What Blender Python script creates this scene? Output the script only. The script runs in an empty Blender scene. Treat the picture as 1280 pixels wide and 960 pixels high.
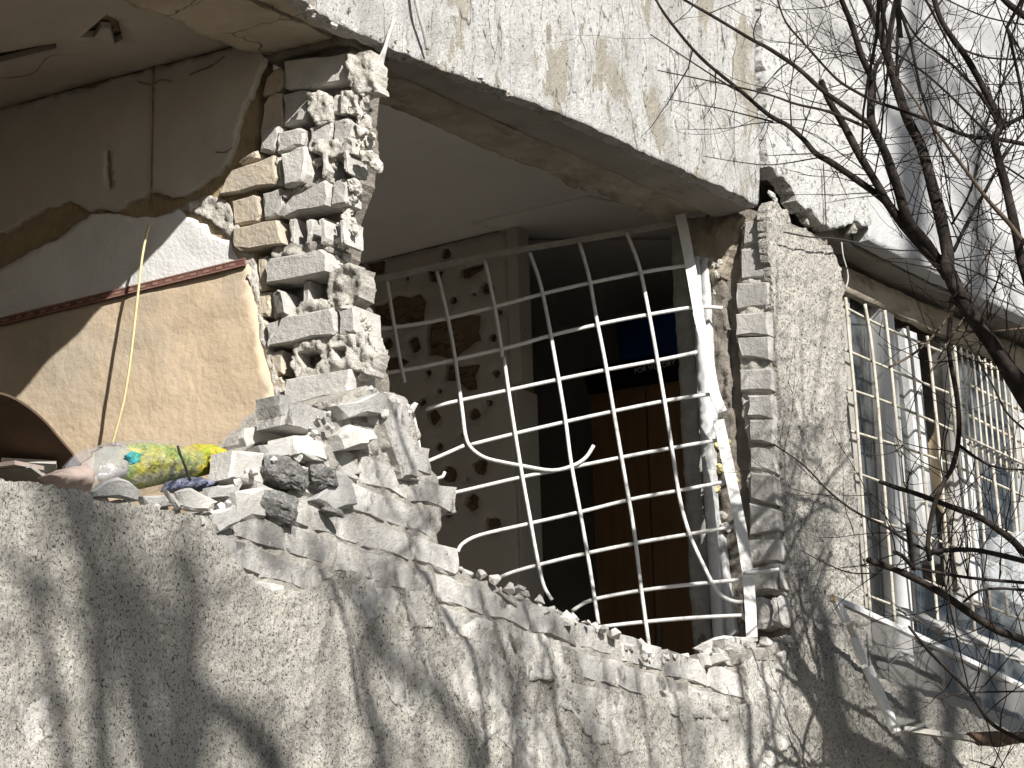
import bpy, bmesh, math, random
import numpy as np
from mathutils import Vector, Matrix, noise, kdtree
from mathutils.geometry import delaunay_2d_cdt

SC = bpy.context.scene
COL = SC.collection
RND = random.Random(7)

# ------------------------------------------------------------------ camera
FPX = 6950.0
TH, PIT, ROL = math.radians(56.249), math.radians(16.323), math.radians(-1.897)
CF = Vector((math.sin(TH)*math.cos(PIT), math.cos(TH)*math.cos(PIT), math.sin(PIT)))
_rt = Vector((math.cos(TH), -math.sin(TH), 0)); _up = _rt.cross(CF)
CR = _rt*math.cos(ROL) + _up*math.sin(ROL)
CU = _up*math.cos(ROL) - _rt*math.sin(ROL)
CP = Vector((-13.592, -9.343, 1.6))
cd = bpy.data.cameras.new('camera'); cam = bpy.data.objects.new('camera', cd); COL.objects.link(cam)
cd.sensor_width = 36.0; cd.lens = FPX/1280*36.0; cd.clip_start = 0.1; cd.clip_end = 2000
cam.matrix_world = Matrix(((CR.x, CU.x, -CF.x, CP.x), (CR.y, CU.y, -CF.y, CP.y), (CR.z, CU.z, -CF.z, CP.z), (0, 0, 0, 1)))
SC.camera = cam

# ------------------------------------------------------------------ light
SUN = Vector((0.577, 1.0, -0.695)).normalized()          # the way the sunlight travels
w = bpy.data.worlds.new('World'); SC.world = w; w.use_nodes = True
nt = w.node_tree; nt.nodes.clear()
sky = nt.nodes.new('ShaderNodeTexSky'); sky.sky_type = 'NISHITA'; sky.sun_disc = False
sky.sun_elevation = math.asin(-SUN.z); sky.sun_rotation = math.atan2(-SUN.x, -SUN.y)
bg = nt.nodes.new('ShaderNodeBackground'); bg.inputs[1].default_value = 0.05
wo = nt.nodes.new('ShaderNodeOutputWorld')
nt.links.new(sky.outputs[0], bg.inputs[0]); nt.links.new(bg.outputs[0], wo.inputs[0])
sl = bpy.data.lights.new('sun', 'SUN'); sl.energy = 5.0; sl.angle = math.radians(0.53); sl.color = (1.0, 0.965, 0.915)
so = bpy.data.objects.new('sun', sl); COL.objects.link(so)
so.rotation_euler = SUN.to_track_quat('-Z', 'Y').to_euler(); so.location = (-10, -17, 20)
SC.view_settings.view_transform = 'Standard'; SC.view_settings.look = 'None'
SC.view_settings.gamma = 1.0; SC.view_settings.use_curve_mapping = False
SC.view_settings.exposure = 0.74

# ------------------------------------------------------------------ pixel -> place helpers
def ray(px, py): return CF + CR*((px-640)/FPX) - CU*((py-480)/FPX)
def on(ax, val, px, py):
    r = ray(px, py); return CP + r*((val-CP[ax])/r[ax])
def onp(p0, n, px, py):
    r = ray(px, py); return CP + r*((p0-CP).dot(n)/r.dot(n))

class Frame:                       # a working plane: origin, two axes and the outward normal
    def __init__(s, o, u, v):
        s.o, s.u, s.v = Vector(o), Vector(u).normalized(), Vector(v).normalized(); s.n = s.u.cross(s.v)
    def P(s, a, b, h=0.0): return s.o + s.u*a + s.v*b + s.n*h
    def px(s, pts, off=0.0):
        o = s.o + s.n*off; out = []
        for x, y in pts:
            q = onp(o, s.n, x, y) - s.o; out.append((q.dot(s.u), q.dot(s.v)))
        return out
    def w(s, pts): return [((Vector(p)-s.o).dot(s.u), (Vector(p)-s.o).dot(s.v)) for p in pts]
def FY(y): return Frame((0, y, 0), (1, 0, 0), (0, 0, 1))        # faces the street
def FX(x): return Frame((x, 0, 0), (0, -1, 0), (0, 0, 1))       # faces left along the facade
def FZ(z): return Frame((0, 0, z), (1, 0, 0), (0, -1, 0))       # faces down

def fbm(p, sc, octv=4): return noise.fractal(Vector(p)*sc, 0.7, 2.1, octv)

# ------------------------------------------------------------------ objects
def link(name, me, mat, parent=None, smooth=False):
    o = bpy.data.objects.new(name, me); COL.objects.link(o)
    if mat: me.materials.append(mat)
    if smooth: me.polygons.foreach_set('use_smooth', [True]*len(me.polygons))
    if parent:
        o.parent = parent; o.matrix_parent_inverse = Matrix.Translation(-wloc(parent))
    return o
def wloc(o):
    if not o.parent: return o.location.copy()
    return o.location + o.matrix_parent_inverse.translation + wloc(o.parent)
def thing(name, label, cat, loc=(0, 0, 0), group=None):
    o = bpy.data.objects.new(name, None); COL.objects.link(o); o.location = loc
    o.empty_display_size = 0.1
    return tag(o, label, cat, group)
def tag(o, label=None, cat=None, group=None, kind=None):
    if label: o['label'] = label
    if cat: o['category'] = cat
    if group: o['group'] = group
    if kind: o['kind'] = kind
    return o
def mesh(name, V, Fc):
    me = bpy.data.meshes.new(name); me.from_pydata([tuple(v) for v in V], [], Fc); me.update(); return me
def box(name, a, b, mat, parent=None):
    x0, y0, z0 = a; x1, y1, z1 = b
    V = [(x, y, z) for x in (x0, x1) for y in (y0, y1) for z in (z0, z1)]
    Fc = [(0, 1, 3, 2), (4, 6, 7, 5), (0, 4, 5, 1), (2, 3, 7, 6), (0, 2, 6, 4), (1, 5, 7, 3)]
    return link(name, mesh(name, V, Fc), mat, parent)

def ragged(poly, seg, amp, seed, fr=9.0):
    out = []; n = len(poly)
    for i in range(n):
        a = Vector(poly[i]); b = Vector(poly[(i+1) % n]); d = b-a; L = d.length
        if L < 1e-6: continue
        k = max(1, int(L/seg)); nn = Vector((-d.y, d.x))/L
        for j in range(k):
            t = j/k; p = a + d*t
            if amp > 0:
                f = noise.fractal(Vector((p.x*fr, p.y*fr, seed*3.7)), 0.6, 2.0, 4)
                f2 = noise.noise(Vector((p.x*60, p.y*60, seed)))
                m = min(1, 4*t*(1-t)+0.3)
                p = p + nn*amp*(f+0.2*f2)*m
            out.append((p.x, p.y))
    return out
def inside(pts, loops):
    c = np.zeros(len(pts), bool); x, y = pts[:, 0], pts[:, 1]
    for lp in loops:
        L = np.array(lp); x0, y0 = L[:, 0], L[:, 1]; x1, y1 = np.roll(x0, -1), np.roll(y0, -1)
        for k in range(len(L)):
            if y0[k] == y1[k]: continue
            m = (y0[k] > y) != (y1[k] > y)
            if m.any(): c[m] ^= x[m] < (x1[k]-x0[k])*(y[m]-y0[k])/(y1[k]-y0[k]) + x0[k]
    return c
SEED = [0]
def plate(name, poly, fr, mat, thick=0.03, res=0.02, h=None, rag=0.0, holes=(), parent=None, off=0.0, smooth=True, rfreq=9.0, cap=True, hrag=None):
    """a slab with its own outline, relief h(u,v) on the face, ragged edges and real thickness"""
    SEED[0] += 1; sd = SEED[0]; rr = random.Random(sd)
    loops = [ragged(poly, res, rag, sd, rfreq)]
    for i, q in enumerate(holes): loops.append(ragged(q, res, rag if hrag is None else hrag, sd+i*0.37, rfreq*1.5))
    A = np.array(loops[0]); lo, hi = A.min(0), A.max(0)
    nx, ny = int((hi[0]-lo[0])/res)+1, int((hi[1]-lo[1])/(res*0.87))+1
    gx, gy = np.meshgrid(np.arange(nx), np.arange(ny))
    rs = np.random.RandomState(sd)
    G = np.stack([lo[0]+(gx+0.5*(gy % 2))*res, lo[1]+gy*res*0.87], -1).reshape(-1, 2)
    G = G + rs.uniform(-0.22, 0.22, G.shape)*res
    if len(G): G = G[inside(G, loops)]
    nb = sum(len(l) for l in loops); kd = kdtree.KDTree(nb); i = 0; verts = []; edges = []
    for l in loops:
        s = i
        for p in l: kd.insert((p[0], p[1], 0), i); verts.append(Vector(p)); i += 1
        edges += [(s+k, s+(k+1) % len(l)) for k in range(len(l))]
    kd.balance()
    for p in G:
        if kd.find((p[0], p[1], 0))[2] > res*0.55: verts.append(Vector((p[0], p[1])))
    vo, eo, fo, _, _, _ = delaunay_2d_cdt(verts, edges, [], 0, 1e-6)
    VA = np.array([(p.x, p.y) for p in vo]); FA = np.array([f for f in fo if len(f) == 3])
    keep = inside(VA[FA].mean(1), loops); fo = [tuple(int(i) for i in f) for f in FA[keep]]
    used = sorted({i for f in fo for i in f}); mp_ = {o_: n_ for n_, o_ in enumerate(used)}
    vo = [vo[i] for i in used]; fo = [tuple(mp_[i] for i in f) for f in fo]
    V = [fr.P(p.x, p.y, off + (h(p.x, p.y) if h else 0.0)) for p in vo]
    Fc = [tuple(f) for f in fo]
    cnt = {}
    for f in Fc:
        for k in range(len(f)):
            e = (f[k], f[(k+1) % len(f)]); cnt[e] = cnt.get(e, 0)+1
    bnd = [e for e in cnt if (e[1], e[0]) not in cnt]
    bk = {}; nfront = len(Fc)
    def back(i):
        if i not in bk:
            p = vo[i]; j = (rr.random()-0.5)*min(rag, 0.01)
            bk[i] = len(V); V.append(fr.P(p.x+j, p.y+j, off-thick))
        return bk[i]
    for a, b in bnd: Fc.append((b, a, back(a), back(b)))
    me = mesh(name, V, Fc)
    if smooth:
        me.polygons.foreach_set('use_smooth', [i < nfront for i in range(len(Fc))])
    return link(name, me, mat, parent)

def prism(name, poly, fr, mat, off=0.0, t=0.1, c=0.006, jit=0.003, parent=None, tilt=(0, 0), segs=2, chip=0.0):
    """a brick-like piece: its own outline, chamfered arrises, slightly uneven"""
    pts = []
    n = len(poly)
    for i in range(n):
        a = Vector(poly[i]); b = Vector(poly[(i+1) % n])
        if chip and RND.random() < chip:      # a knocked-off corner
            z_ = Vector(poly[i-1]); k_ = RND.uniform(.008, .024)
            pts.append(a+(z_-a).normalized()*k_); pts.append(a+(b-a).normalized()*k_*RND.uniform(.5, 1.2))
        else: pts.append(a + Vector((RND.uniform(-jit, jit), RND.uniform(-jit, jit))))
        for q_ in range(1, segs): pts.append(a+(b-a)*q_/segs + Vector((RND.uniform(-jit, jit), RND.uniform(-jit, jit))))
    ar = sum(p.x*q.y-q.x*p.y for p, q in zip(pts, pts[1:]+pts[:1]))
    if ar < 0: pts.reverse()
    m = len(pts); ce = sum(pts, Vector((0, 0)))/m
    def ht(p): return off + tilt[0]*(p.x-ce.x) + tilt[1]*(p.y-ce.y)
    V = []
    for p in pts:
        d = ce-p; k = c*RND.uniform(0.6, 1.9)/max(d.length, 1e-4); q = p+d*min(k, 0.4); V.append(fr.P(q.x, q.y, ht(q)+RND.uniform(-.0015, .0015)))
    for p in pts: V.append(fr.P(p.x, p.y, ht(p)-c*RND.uniform(0.6, 1.9)))
    for p in pts: V.append(fr.P(p.x, p.y, off-t))
    Fc = [tuple(range(m))]
    for i in range(m):
        j = (i+1) % m
        Fc.append((i, m+i, m+j, j)); Fc.append((m+i, 2*m+i, 2*m+j, m+j))
    Fc.append(tuple(range(3*m-1, 2*m-1, -1)))
    return link(name, mesh(name, V, Fc), mat, parent)

def chunk(name, c, s, mat, parent=None, rot=0.0, n=15, seed=None, rough=0.0, z0=None):
    """an angular fragment: the hull of scattered points"""
    SEED[0] += 1; rr = random.Random(seed if seed is not None else SEED[0]*13+5)
    bm = bmesh.new(); c = Vector(c); M = Matrix.Rotation(rot, 3, CF) @ Matrix.Rotation(rr.uniform(0, 6.3), 3, 'Z')
    for i in range(n):
        d = Vector((rr.gauss(0, 1), rr.gauss(0, 1), rr.gauss(0, 1))).normalized()*rr.uniform(0.8, 1.0)
        m = max(abs(d.x), abs(d.y), abs(d.z)); d = d*(0.55+0.45/m)*0.8
        bm.verts.new(Matrix.Rotation(rot, 3, CF) @ Vector((d.x*s[0]/2, d.y*s[1]/2, d.z*s[2]/2)) + c)
    r = bmesh.ops.convex_hull(bm, input=bm.verts)
    bmesh.ops.delete(bm, geom=list({g for g in r['geom_interior'] if isinstance(g, bmesh.types.BMVert)}), context='VERTS')
    if rough:
        bmesh.ops.subdivide_edges(bm, edges=bm.edges, cuts=3, use_grid_fill=True)
        bmesh.ops.smooth_vert(bm, verts=bm.verts, factor=.5, use_axis_x=True, use_axis_y=True, use_axis_z=True); bmesh.ops.smooth_vert(bm, verts=bm.verts, factor=.5, use_axis_x=True, use_axis_y=True, use_axis_z=True)
        for v in bm.verts:
            d = (v.co-c).normalized(); v.co += d*rough*(fbm(v.co, 28, 4)*1.1-0.3)
    bmesh.ops.recalc_face_normals(bm, faces=bm.faces)
    me = bpy.data.meshes.new(name); bm.to_mesh(me); bm.free()
    return link(name, me, mat, parent, smooth=False)

def tubes(name, paths, mat, parent=None, sides=6, smooth=True, cap=True):
    """paths: list of (points, radii) swept into one mesh"""
    V = []; Fc = []
    for pts, rad in paths:
        pts = [Vector(p) for p in pts]; n = len(pts)
        if n < 2: continue
        if not hasattr(rad, '__len__'): rad = [rad]*n
        prev = None; b0 = len(V)
        for i, p in enumerate(pts):
            t = (pts[min(i+1, n-1)]-pts[max(i-1, 0)])
            if t.length < 1e-9: t = Vector((0, 0, 1))
            t.normalize()
            a = prev if prev is not None else Vector((0.31, 0.22, 0.93))
            a = a - t*a.dot(t)
            if a.length < 1e-3: a = Vector((1, 0, 0)) - t*t.x
            a.normalize(); prev = a; b = t.cross(a)
            for k in range(sides):
                an = 2*math.pi*k/sides; V.append(p + (a*math.cos(an)+b*math.sin(an))*rad[i])
        for i in range(n-1):
            for k in range(sides):
                k2 = (k+1) % sides; q = b0+i*sides
                Fc.append((q+k, q+k2, q+sides+k2, q+sides+k))
        if cap:
            Fc.append(tuple(range(b0+sides-1, b0-1, -1))); Fc.append(tuple(range(b0+(n-1)*sides, b0+n*sides)))
    return link(name, mesh(name, V, Fc), mat, parent, smooth=smooth)
def smoothpath(pts, n=4):
    """Catmull-Rom through the points"""
    P = [Vector(p) for p in pts]
    if len(P) < 3: return P
    out = []
    for i in range(len(P)-1):
        p0, p1, p2, p3 = P[max(i-1, 0)], P[i], P[i+1], P[min(i+2, len(P)-1)]
        for k in range(n):
            t = k/n
            out.append(0.5*((2*p1)+(p2-p0)*t+(2*p0-5*p1+4*p2-p3)*t*t+(3*p1-p0-3*p2+p3)*t**3))
    return out+[P[-1]]

# ------------------------------------------------------------------ materials
def srgb(r, g, b): return tuple(((c/255)/12.92 if c/255 < 0.04045 else ((c/255+0.055)/1.055)**2.4) for c in (r, g, b))+(1,)
def material(name, base, alt=None, scale=6.0, lo=0.35, hi=0.65, rough=0.9, bumps=(), specks=(), stretch=(1, 1, 1), detail=6, spec=0.25, metal=0.0, layers=(), var=0.0):
    """base/alt mixed by noise; layers and specks: (kind, scale, lo, hi, colour, stretch); bumps: (kind, scale, distance, stretch)"""
    m = bpy.data.materials.new(name); m.use_nodes = True; N = m.node_tree; L = N.links; N.nodes.clear()
    out = N.nodes.new('ShaderNodeOutputMaterial'); P = N.nodes.new('ShaderNodeBsdfPrincipled'); L.new(P.outputs[0], out.inputs[0])
    P.inputs['Roughness'].default_value = rough; P.inputs['Metallic'].default_value = metal
    P.inputs['Specular IOR Level'].default_value = spec
    tc = N.nodes.new('ShaderNodeTexCoord')
    def tex(kind, sc, st=(1, 1, 1), det=6):
        mp = N.nodes.new('ShaderNodeMapping'); L.new(tc.outputs['Object'], mp.inputs[0]); mp.inputs['Scale'].default_value = st
        if kind == 'v':
            t = N.nodes.new('ShaderNodeTexVoronoi'); t.inputs['Scale'].default_value = sc; L.new(mp.outputs[0], t.inputs['Vector']); return t.outputs['Distance']
        if kind == 'c':    # crack lines
            t0 = N.nodes.new('ShaderNodeTexNoise'); t0.inputs['Scale'].default_value = sc*1.7; L.new(mp.outputs[0], t0.inputs['Vector'])
            mx = N.nodes.new('ShaderNodeMixRGB'); mx.blend_type = 'ADD'; mx.inputs[0].default_value = 0.25
            L.new(mp.outputs[0], mx.inputs[1]); L.new(t0.outputs['Color'], mx.inputs[2])
            t = N.nodes.new('ShaderNodeTexVoronoi'); t.feature = 'DISTANCE_TO_EDGE'; t.inputs['Scale'].default_value = sc; L.new(mx.outputs[0], t.inputs['Vector']); return t.outputs['Distance']
        if kind == 'l':    # thin wandering lines
            t = N.nodes.new('ShaderNodeTexNoise'); t.inputs['Scale'].default_value = sc; t.inputs['Detail'].default_value = 4; L.new(mp.outputs[0], t.inputs['Vector'])
            s1 = N.nodes.new('ShaderNodeMath'); s1.operation = 'SUBTRACT'; L.new(t.outputs[0], s1.inputs[0]); s1.inputs[1].default_value = .5
            s2 = N.nodes.new('ShaderNodeMath'); s2.operation = 'ABSOLUTE'; L.new(s1.outputs[0], s2.inputs[0]); return s2.outputs[0]
        t = N.nodes.new('ShaderNodeTexNoise'); t.inputs['Scale'].default_value = sc; t.inputs['Detail'].default_value = det
        t.inputs['Roughness'].default_value = 0.62; L.new(mp.outputs[0], t.inputs['Vector']); return t.outputs[0]
    def ramp(s, a, b):
        r = N.nodes.new('ShaderNodeMapRange'); r.clamp = True; L.new(s, r.inputs[0]); r.inputs[1].default_value = a; r.inputs[2].default_value = b; return r.outputs[0]
    def mix(f, c1, c2):
        x = N.nodes.new('ShaderNodeMixRGB'); L.new(f, x.inputs[0])
        for i, c in ((1, c1), (2, c2)):
            if isinstance(c, tuple): x.inputs[i].default_value = c if len(c) == 4 else c+(1,)
            else: L.new(c, x.inputs[i])
        return x.outputs[0]
    col = tuple(base) if len(base) == 4 else tuple(base)+(1,)
    if alt: col = mix(ramp(tex('n', scale, stretch, detail), lo, hi), col, tuple(alt))
    for kind, sc, a, b, c, st in list(layers)+list(specks): col = mix(ramp(tex(kind, sc, st), a, b), col, tuple(c)) if a < b else mix(ramp(tex(kind, sc, st), a, b), col, tuple(c))
    if var:
        oi = N.nodes.new('ShaderNodeObjectInfo'); hs = N.nodes.new('ShaderNodeHueSaturation')
        mr = N.nodes.new('ShaderNodeMapRange'); L.new(oi.outputs['Random'], mr.inputs[0]); mr.inputs[3].default_value = 1-var; mr.inputs[4].default_value = 1+var*0.5
        L.new(mr.outputs[0], hs.inputs['Value']); L.new(col, hs.inputs['Color']); col = hs.outputs[0]
    if isinstance(col, tuple): P.inputs['Base Color'].default_value = col
    else: L.new(col, P.inputs['Base Color'])
    nrm = None
    for kind, sc, dist, st in bumps:
        b = N.nodes.new('ShaderNodeBump'); b.inputs['Strength'].default_value = 1.0; b.inputs['Distance'].default_value = dist
        s = tex(kind, sc, st)
        if kind == 'c': s = ramp(s, 0.0, 0.06)
        if kind == 'l': s = ramp(s, 0.0, 0.025)
        L.new(s, b.inputs['Height'])
        if nrm: L.new(nrm, b.inputs['Normal'])
        nrm = b.outputs[0]
    if nrm: L.new(nrm, P.inputs['Normal'])
    return m
I3 = (1, 1, 1)
VS = (1, 1, 0.18)          # stretched downwards: runs and streaks
M = {}
M['roughcast'] = material('roughcast', (.65, .62, .555), (.52, .495, .445), 2.2, .40, .66, .95,
    bumps=[('n', 75, .024, (1, 1, .8)), ('n', 190, .012, I3), ('n', 14, .012, I3)],
    layers=[('n', 4, .56, .70, (.27, .26, .235), (1, 1, .5)), ('n', 1.4, .57, .70, (.22, .215, .20), (1, 1, .6)), ('n', 2.7, .60, .72, (.64, .61, .54), (1, 1, .5))],
    specks=[('n', 135, .55, .62, (.085, .08, .07), (1, 1, .85)), ('n', 60, .61, .67, (.13, .125, .11), (1, 1, .8)), ('n', 170, .60, .68, (.66, .63, .56), I3)])  # dark specks put the shade of small pits into the colour
M['chalk'] = material('chalky_render_smear', (.60, .58, .535), (.44, .425, .39), 7, .42, .66, .95, stretch=(1, 1, .5),
    bumps=[('n', 34, .016, (1, 1, .5)), ('n', 120, .008, I3)], layers=[('n', 5, .56, .66, (.26, .25, .23), (1, 1, .4)), ('n', 19, .62, .68, (.17, .16, .15), (1, 1, .4))], specks=[('n', 95, .59, .65, (.14, .135, .12), I3)])
M['whitewall'] = material('peeling_white_paint', (.66, .655, .635), (.50, .49, .46), 7, .44, .62, .85, stretch=(1, 1, .5),
    bumps=[('n', 20, .026, (1, 1, .45)), ('n', 80, .018, (1, 1, .7)), ('n', 220, .008, I3)],
    layers=[('n', 5, .555, .575, (.43, .40, .335), (1, 1, .45)), ('n', 13, .60, .615, (.39, .365, .31), (1, 1, .5)), ('l', 4, .004, .0, (.11, .10, .09), (1, 1, .22)), ('n', 9, .62, .64, (.72, .72, .71), (1, 1, .5))],
    specks=[('n', 75, .585, .64, (.27, .26, .24), (1, 1, .75)), ('n', 28, .65, .68, (.13, .12, .11), (1, 1, .5))])
M['roughwhite'] = material('speckled_white_roughcast', (.72, .72, .70), (.58, .57, .54), 6, .45, .7, .9,
    bumps=[('n', 55, .022, I3), ('n', 180, .010, I3)], layers=[('n', 3, .60, .72, (.40, .39, .37), (1, 1, .4))],
    specks=[('n', 48, .57, .63, (.24, .23, .22), I3)])
M['smoothwhite'] = material('smooth_white_paint', (.45, .45, .448), (.39, .39, .392), 3, .4, .7, .75, bumps=[('n', 9, .012, I3), ('n', 90, .003, I3)], layers=[('n', 1.6, .54, .78, (.37, .375, .39), (1, 1, .22)), ('n', 40, .70, .74, (.4, .4, .4), I3)])  # soft bluish streaks: tree shade put into the paint colour
M['brick'] = material('pale_silicate_brick', (.50, .485, .455), (.42, .405, .38), 14, .4, .68, .92, var=.14,
    bumps=[('n', 55, .006, I3), ('n', 240, .0025, I3)], layers=[('n', 9, .60, .74, (.30, .285, .265), I3), ('n', 30, .66, .74, (.60, .57, .52), I3)])
M['facebrick'] = material('weathered_facade_brick', (.54, .525, .495), (.37, .36, .34), 8, .42, .66, .93, var=.18,
    bumps=[('n', 45, .010, I3), ('n', 200, .004, I3)], layers=[('n', 5, .51, .63, (.24, .235, .22), (1, 1, .6)), ('n', 11, .58, .64, (.17, .16, .15), (1, 1, .6)), ('n', 40, .66, .74, (.20, .19, .18), I3), ('n', 12, .62, .7, (.64, .61, .55), I3)])
M['tanbrick'] = material('tan_brick', (.50, .43, .33), (.42, .38, .32), 12, .4, .68, .92, var=.12, bumps=[('n', 60, .006, I3)])
M['mortar'] = material('crumbling_mortar', (.50, .475, .425), (.34, .32, .285), 18, .4, .66, .97, bumps=[('n', 70, .014, I3), ('n', 240, .005, I3)], specks=[('n', 60, .64, .70, (.2, .185, .165), I3)])
M['whitemortar'] = material('pale_broken_mortar', (.70, .67, .61), (.55, .52, .46), 20, .4, .66, .97, bumps=[('n', 80, .014, I3), ('n', 240, .005, I3)])
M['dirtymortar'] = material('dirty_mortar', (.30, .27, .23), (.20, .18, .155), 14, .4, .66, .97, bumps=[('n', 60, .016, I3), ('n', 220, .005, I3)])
M['chunk'] = material('broken_plaster', (.60, .585, .55), (.50, .485, .45), 14, .4, .7, .93, var=.12, bumps=[('n', 60, .006, I3), ('n', 260, .002, I3)])
M['greychunk'] = material('grey_fragment', (.42, .415, .40), (.33, .325, .31), 14, .4, .7, .93, var=.15, bumps=[('n', 60, .006, I3), ('n', 260, .002, I3)])
M['darkchunk'] = material('dark_roughcast_fragment', (.20, .197, .19), (.42, .41, .385), 48, .45, .66, .97, bumps=[('n', 70, .025, I3), ('n', 200, .008, I3)])
M['concrete'] = material('grey_lintel_concrete', (.30, .275, .24), (.24, .22, .19), 5, .4, .66, .9, bumps=[('n', 18, .006, I3), ('n', 120, .003, I3)], layers=[('n', 11, .62, .7, (.17, .15, .13), (.4, 1, 1))])
M['lintelinner'] = material('stained_lintel', (.42, .37, .295), (.30, .26, .20), 7, .4, .64, .93, bumps=[('n', 30, .014, I3), ('n', 150, .005, I3)], layers=[('n', 9, .56, .66, (.22, .175, .13), (.5, 1, 1))])
M['tanconcrete'] = material('tan_soffit', (.44, .375, .29), (.35, .295, .225), 4, .4, .66, .92, bumps=[('n', 14, .010, I3), ('n', 90, .004, I3)], layers=[('n', 6, .62, .7, (.26, .20, .14), (.4, 1, 1)), ('c', 3.0, .012, 0, (.10, .08, .06), I3)])
M['ceil'] = material('white_ceiling_paint', (.76, .74, .70), (.70, .68, .64), 3, .4, .7, .9, bumps=[('n', 20, .003, I3)], specks=[('n', 26, .70, .74, (.25, .2, .15), I3)])
M['ceilleft'] = material('brown_grey_ceiling_plaster', (.40, .36, .31), (.35, .315, .27), 3, .4, .7, .9, bumps=[('n', 10, .006, I3), ('n', 90, .002, I3)])  # darker and browner than the right room's ceiling
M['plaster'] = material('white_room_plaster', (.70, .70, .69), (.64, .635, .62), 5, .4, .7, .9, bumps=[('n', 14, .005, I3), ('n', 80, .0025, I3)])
M['plastershade'] = material('shade_grey_room_plaster', (.50, .465, .41), (.45, .41, .36), 4, .4, .7, .9, bumps=[('n', 9, .006, I3), ('n', 70, .0025, I3)], layers=[('n', 3, .62, .75, (.44, .39, .32), I3)])  # shaded copy of the white plaster: its shade is in the colour
M['wallpaper'] = material('orange_beige_wallpaper', (.58, .455, .315), (.52, .415, .295), 4, .38, .68, .8, bumps=[('n', 5, .010, I3), ('n', 40, .0012, I3)], layers=[('n', 1.7, .48, .70, (.42, .365, .29), I3), ('n', 7, .64, .76, (.40, .32, .21), I3)])
M['tear'] = material('torn_tan_plaster', (.46, .36, .23), (.36, .27, .165), 12, .4, .66, .95, bumps=[('n', 40, .012, I3), ('n', 160, .005, I3)])
M['brownwall'] = material('bare_brown_wall', (.30, .225, .15), (.20, .145, .09), 12, .4, .66, .95, bumps=[('n', 30, .016, I3), ('n', 140, .006, I3)], layers=[('c', 7, .04, 0, (.10, .07, .045), (1, .6, 1.6))])
M['roomwall'] = material('right_room_plaster', (.52, .49, .44), (.46, .43, .385), 4, .4, .7, .9, bumps=[('n', 12, .004, I3)], specks=[('n', 20, .70, .74, (.28, .21, .14), I3)])
M['floor'] = material('dusty_floorboards', (.36, .33, .29), (.26, .235, .20), 6, .4, .7, .7)
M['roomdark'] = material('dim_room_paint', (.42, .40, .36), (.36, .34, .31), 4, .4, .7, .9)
M['paintedshade'] = material('painted_shade_dark', (.10, .09, .08), (.07, .06, .055), 4, .4, .7, .9)  # near-black tone holding the shade of deep gaps in its colour
M['wood'] = material('dark_brown_veneer', (.36, .21, .11), (.27, .15, .08), 5, .35, .7, .5, stretch=(8, 8, .8), bumps=[('n', 40, .001, (6, 6, .5))])
M['paint'] = material('white_enamel_bar', (.64, .635, .61), (.52, .51, .475), 30, .5, .75, .45, spec=.4, bumps=[('n', 90, .0025, I3)], layers=[('n', 50, .68, .72, (.36, .26, .17), I3)])
M['frame'] = material('white_plastic_frame', (.52, .52, .52), (.43, .43, .42), 10, .5, .75, .5, spec=.4, bumps=[('n', 40, .002, I3)], layers=[('n', 18, .66, .72, (.5, .47, .42), I3)])
M['greyframe'] = material('grey_dusty_frame_and_shade', (.36, .345, .31), (.26, .25, .225), 20, .4, .66, .8, bumps=[('n', 60, .004, I3)])  # also carries painted shade on the top rail and inner reveal
M['oldpaint'] = material('old_cream_bar', (.50, .47, .40), (.33, .30, .25), 30, .45, .7, .6, bumps=[('n', 90, .003, I3)], layers=[('n', 40, .62, .68, (.24, .17, .11), I3)])
M['bark'] = material('dark_bark', (.022, .018, .016), (.055, .046, .04), 22, .45, .68, .95, bumps=[('n', 60, .008, (1, 1, .4))], spec=.1)
M['palebark'] = material('pale_dry_twig', (.11, .085, .065), (.06, .047, .036), 30, .4, .66, .95, spec=.1)
M['brownboard'] = material('brown_warped_board', (.11, .075, .05), (.08, .055, .037), 9, .4, .7, .75, spec=.1)
M['cable'] = material('dusty_cable', (.42, .41, .40), (.30, .295, .285), 40, .4, .7, .7)
M['yellowcord'] = material('yellow_cord', (.58, .51, .28), (.48, .42, .22), 60, .4, .7, .8)
M['blackcable'] = material('black_cable', (.04, .038, .035), None, rough=.6)
M['ground'] = material('dusty_yard', (.13, .12, .10), (.09, .082, .07), 1.5, .4, .7, .95, bumps=[('n', 20, .03, I3)])
M['corr'] = material('grey_corrugated_sheet', (.33, .325, .31), (.22, .215, .20), 14, .45, .7, .85, bumps=[('n', 60, .006, I3)], layers=[('n', 22, .64, .7, (.3, .29, .27), I3)])
M['blue'] = material('blue_banner', (.014, .06, .24), (.010, .04, .16), 5, .4, .7, .6)
M['black'] = material('black_banner', (.012, .012, .014), None, rough=.6)
M['letter'] = material('grey_print', (.9, .9, .9), None, rough=.6)
M['card'] = material('tan_cardboard', (.55, .43, .28), (.48, .37, .24), 8, .4, .7, .9)
M['curtain'] = material('pale_curtain', (.34, .33, .28), (.24, .235, .20), 3, .4, .7, .95, stretch=(6, 6, .5), bumps=[('n', 9, .02, (4, 4, .2))])
M['border'] = material('dark_red_border', (.15, .065, .06), (.22, .12, .095), 60, .45, .6, .8)
M['borderline'] = material('border_ornament', (.28, .17, .13), None, rough=.8)
M['soft'] = material('pink_wrap', (.32, .255, .225), (.25, .20, .175), 12, .4, .7, .7)
M['straw'] = material('yellow_foam', (.62, .55, .28), (.5, .43, .2), 40, .4, .7, .95, bumps=[('n', 90, .01, I3)])
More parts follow.
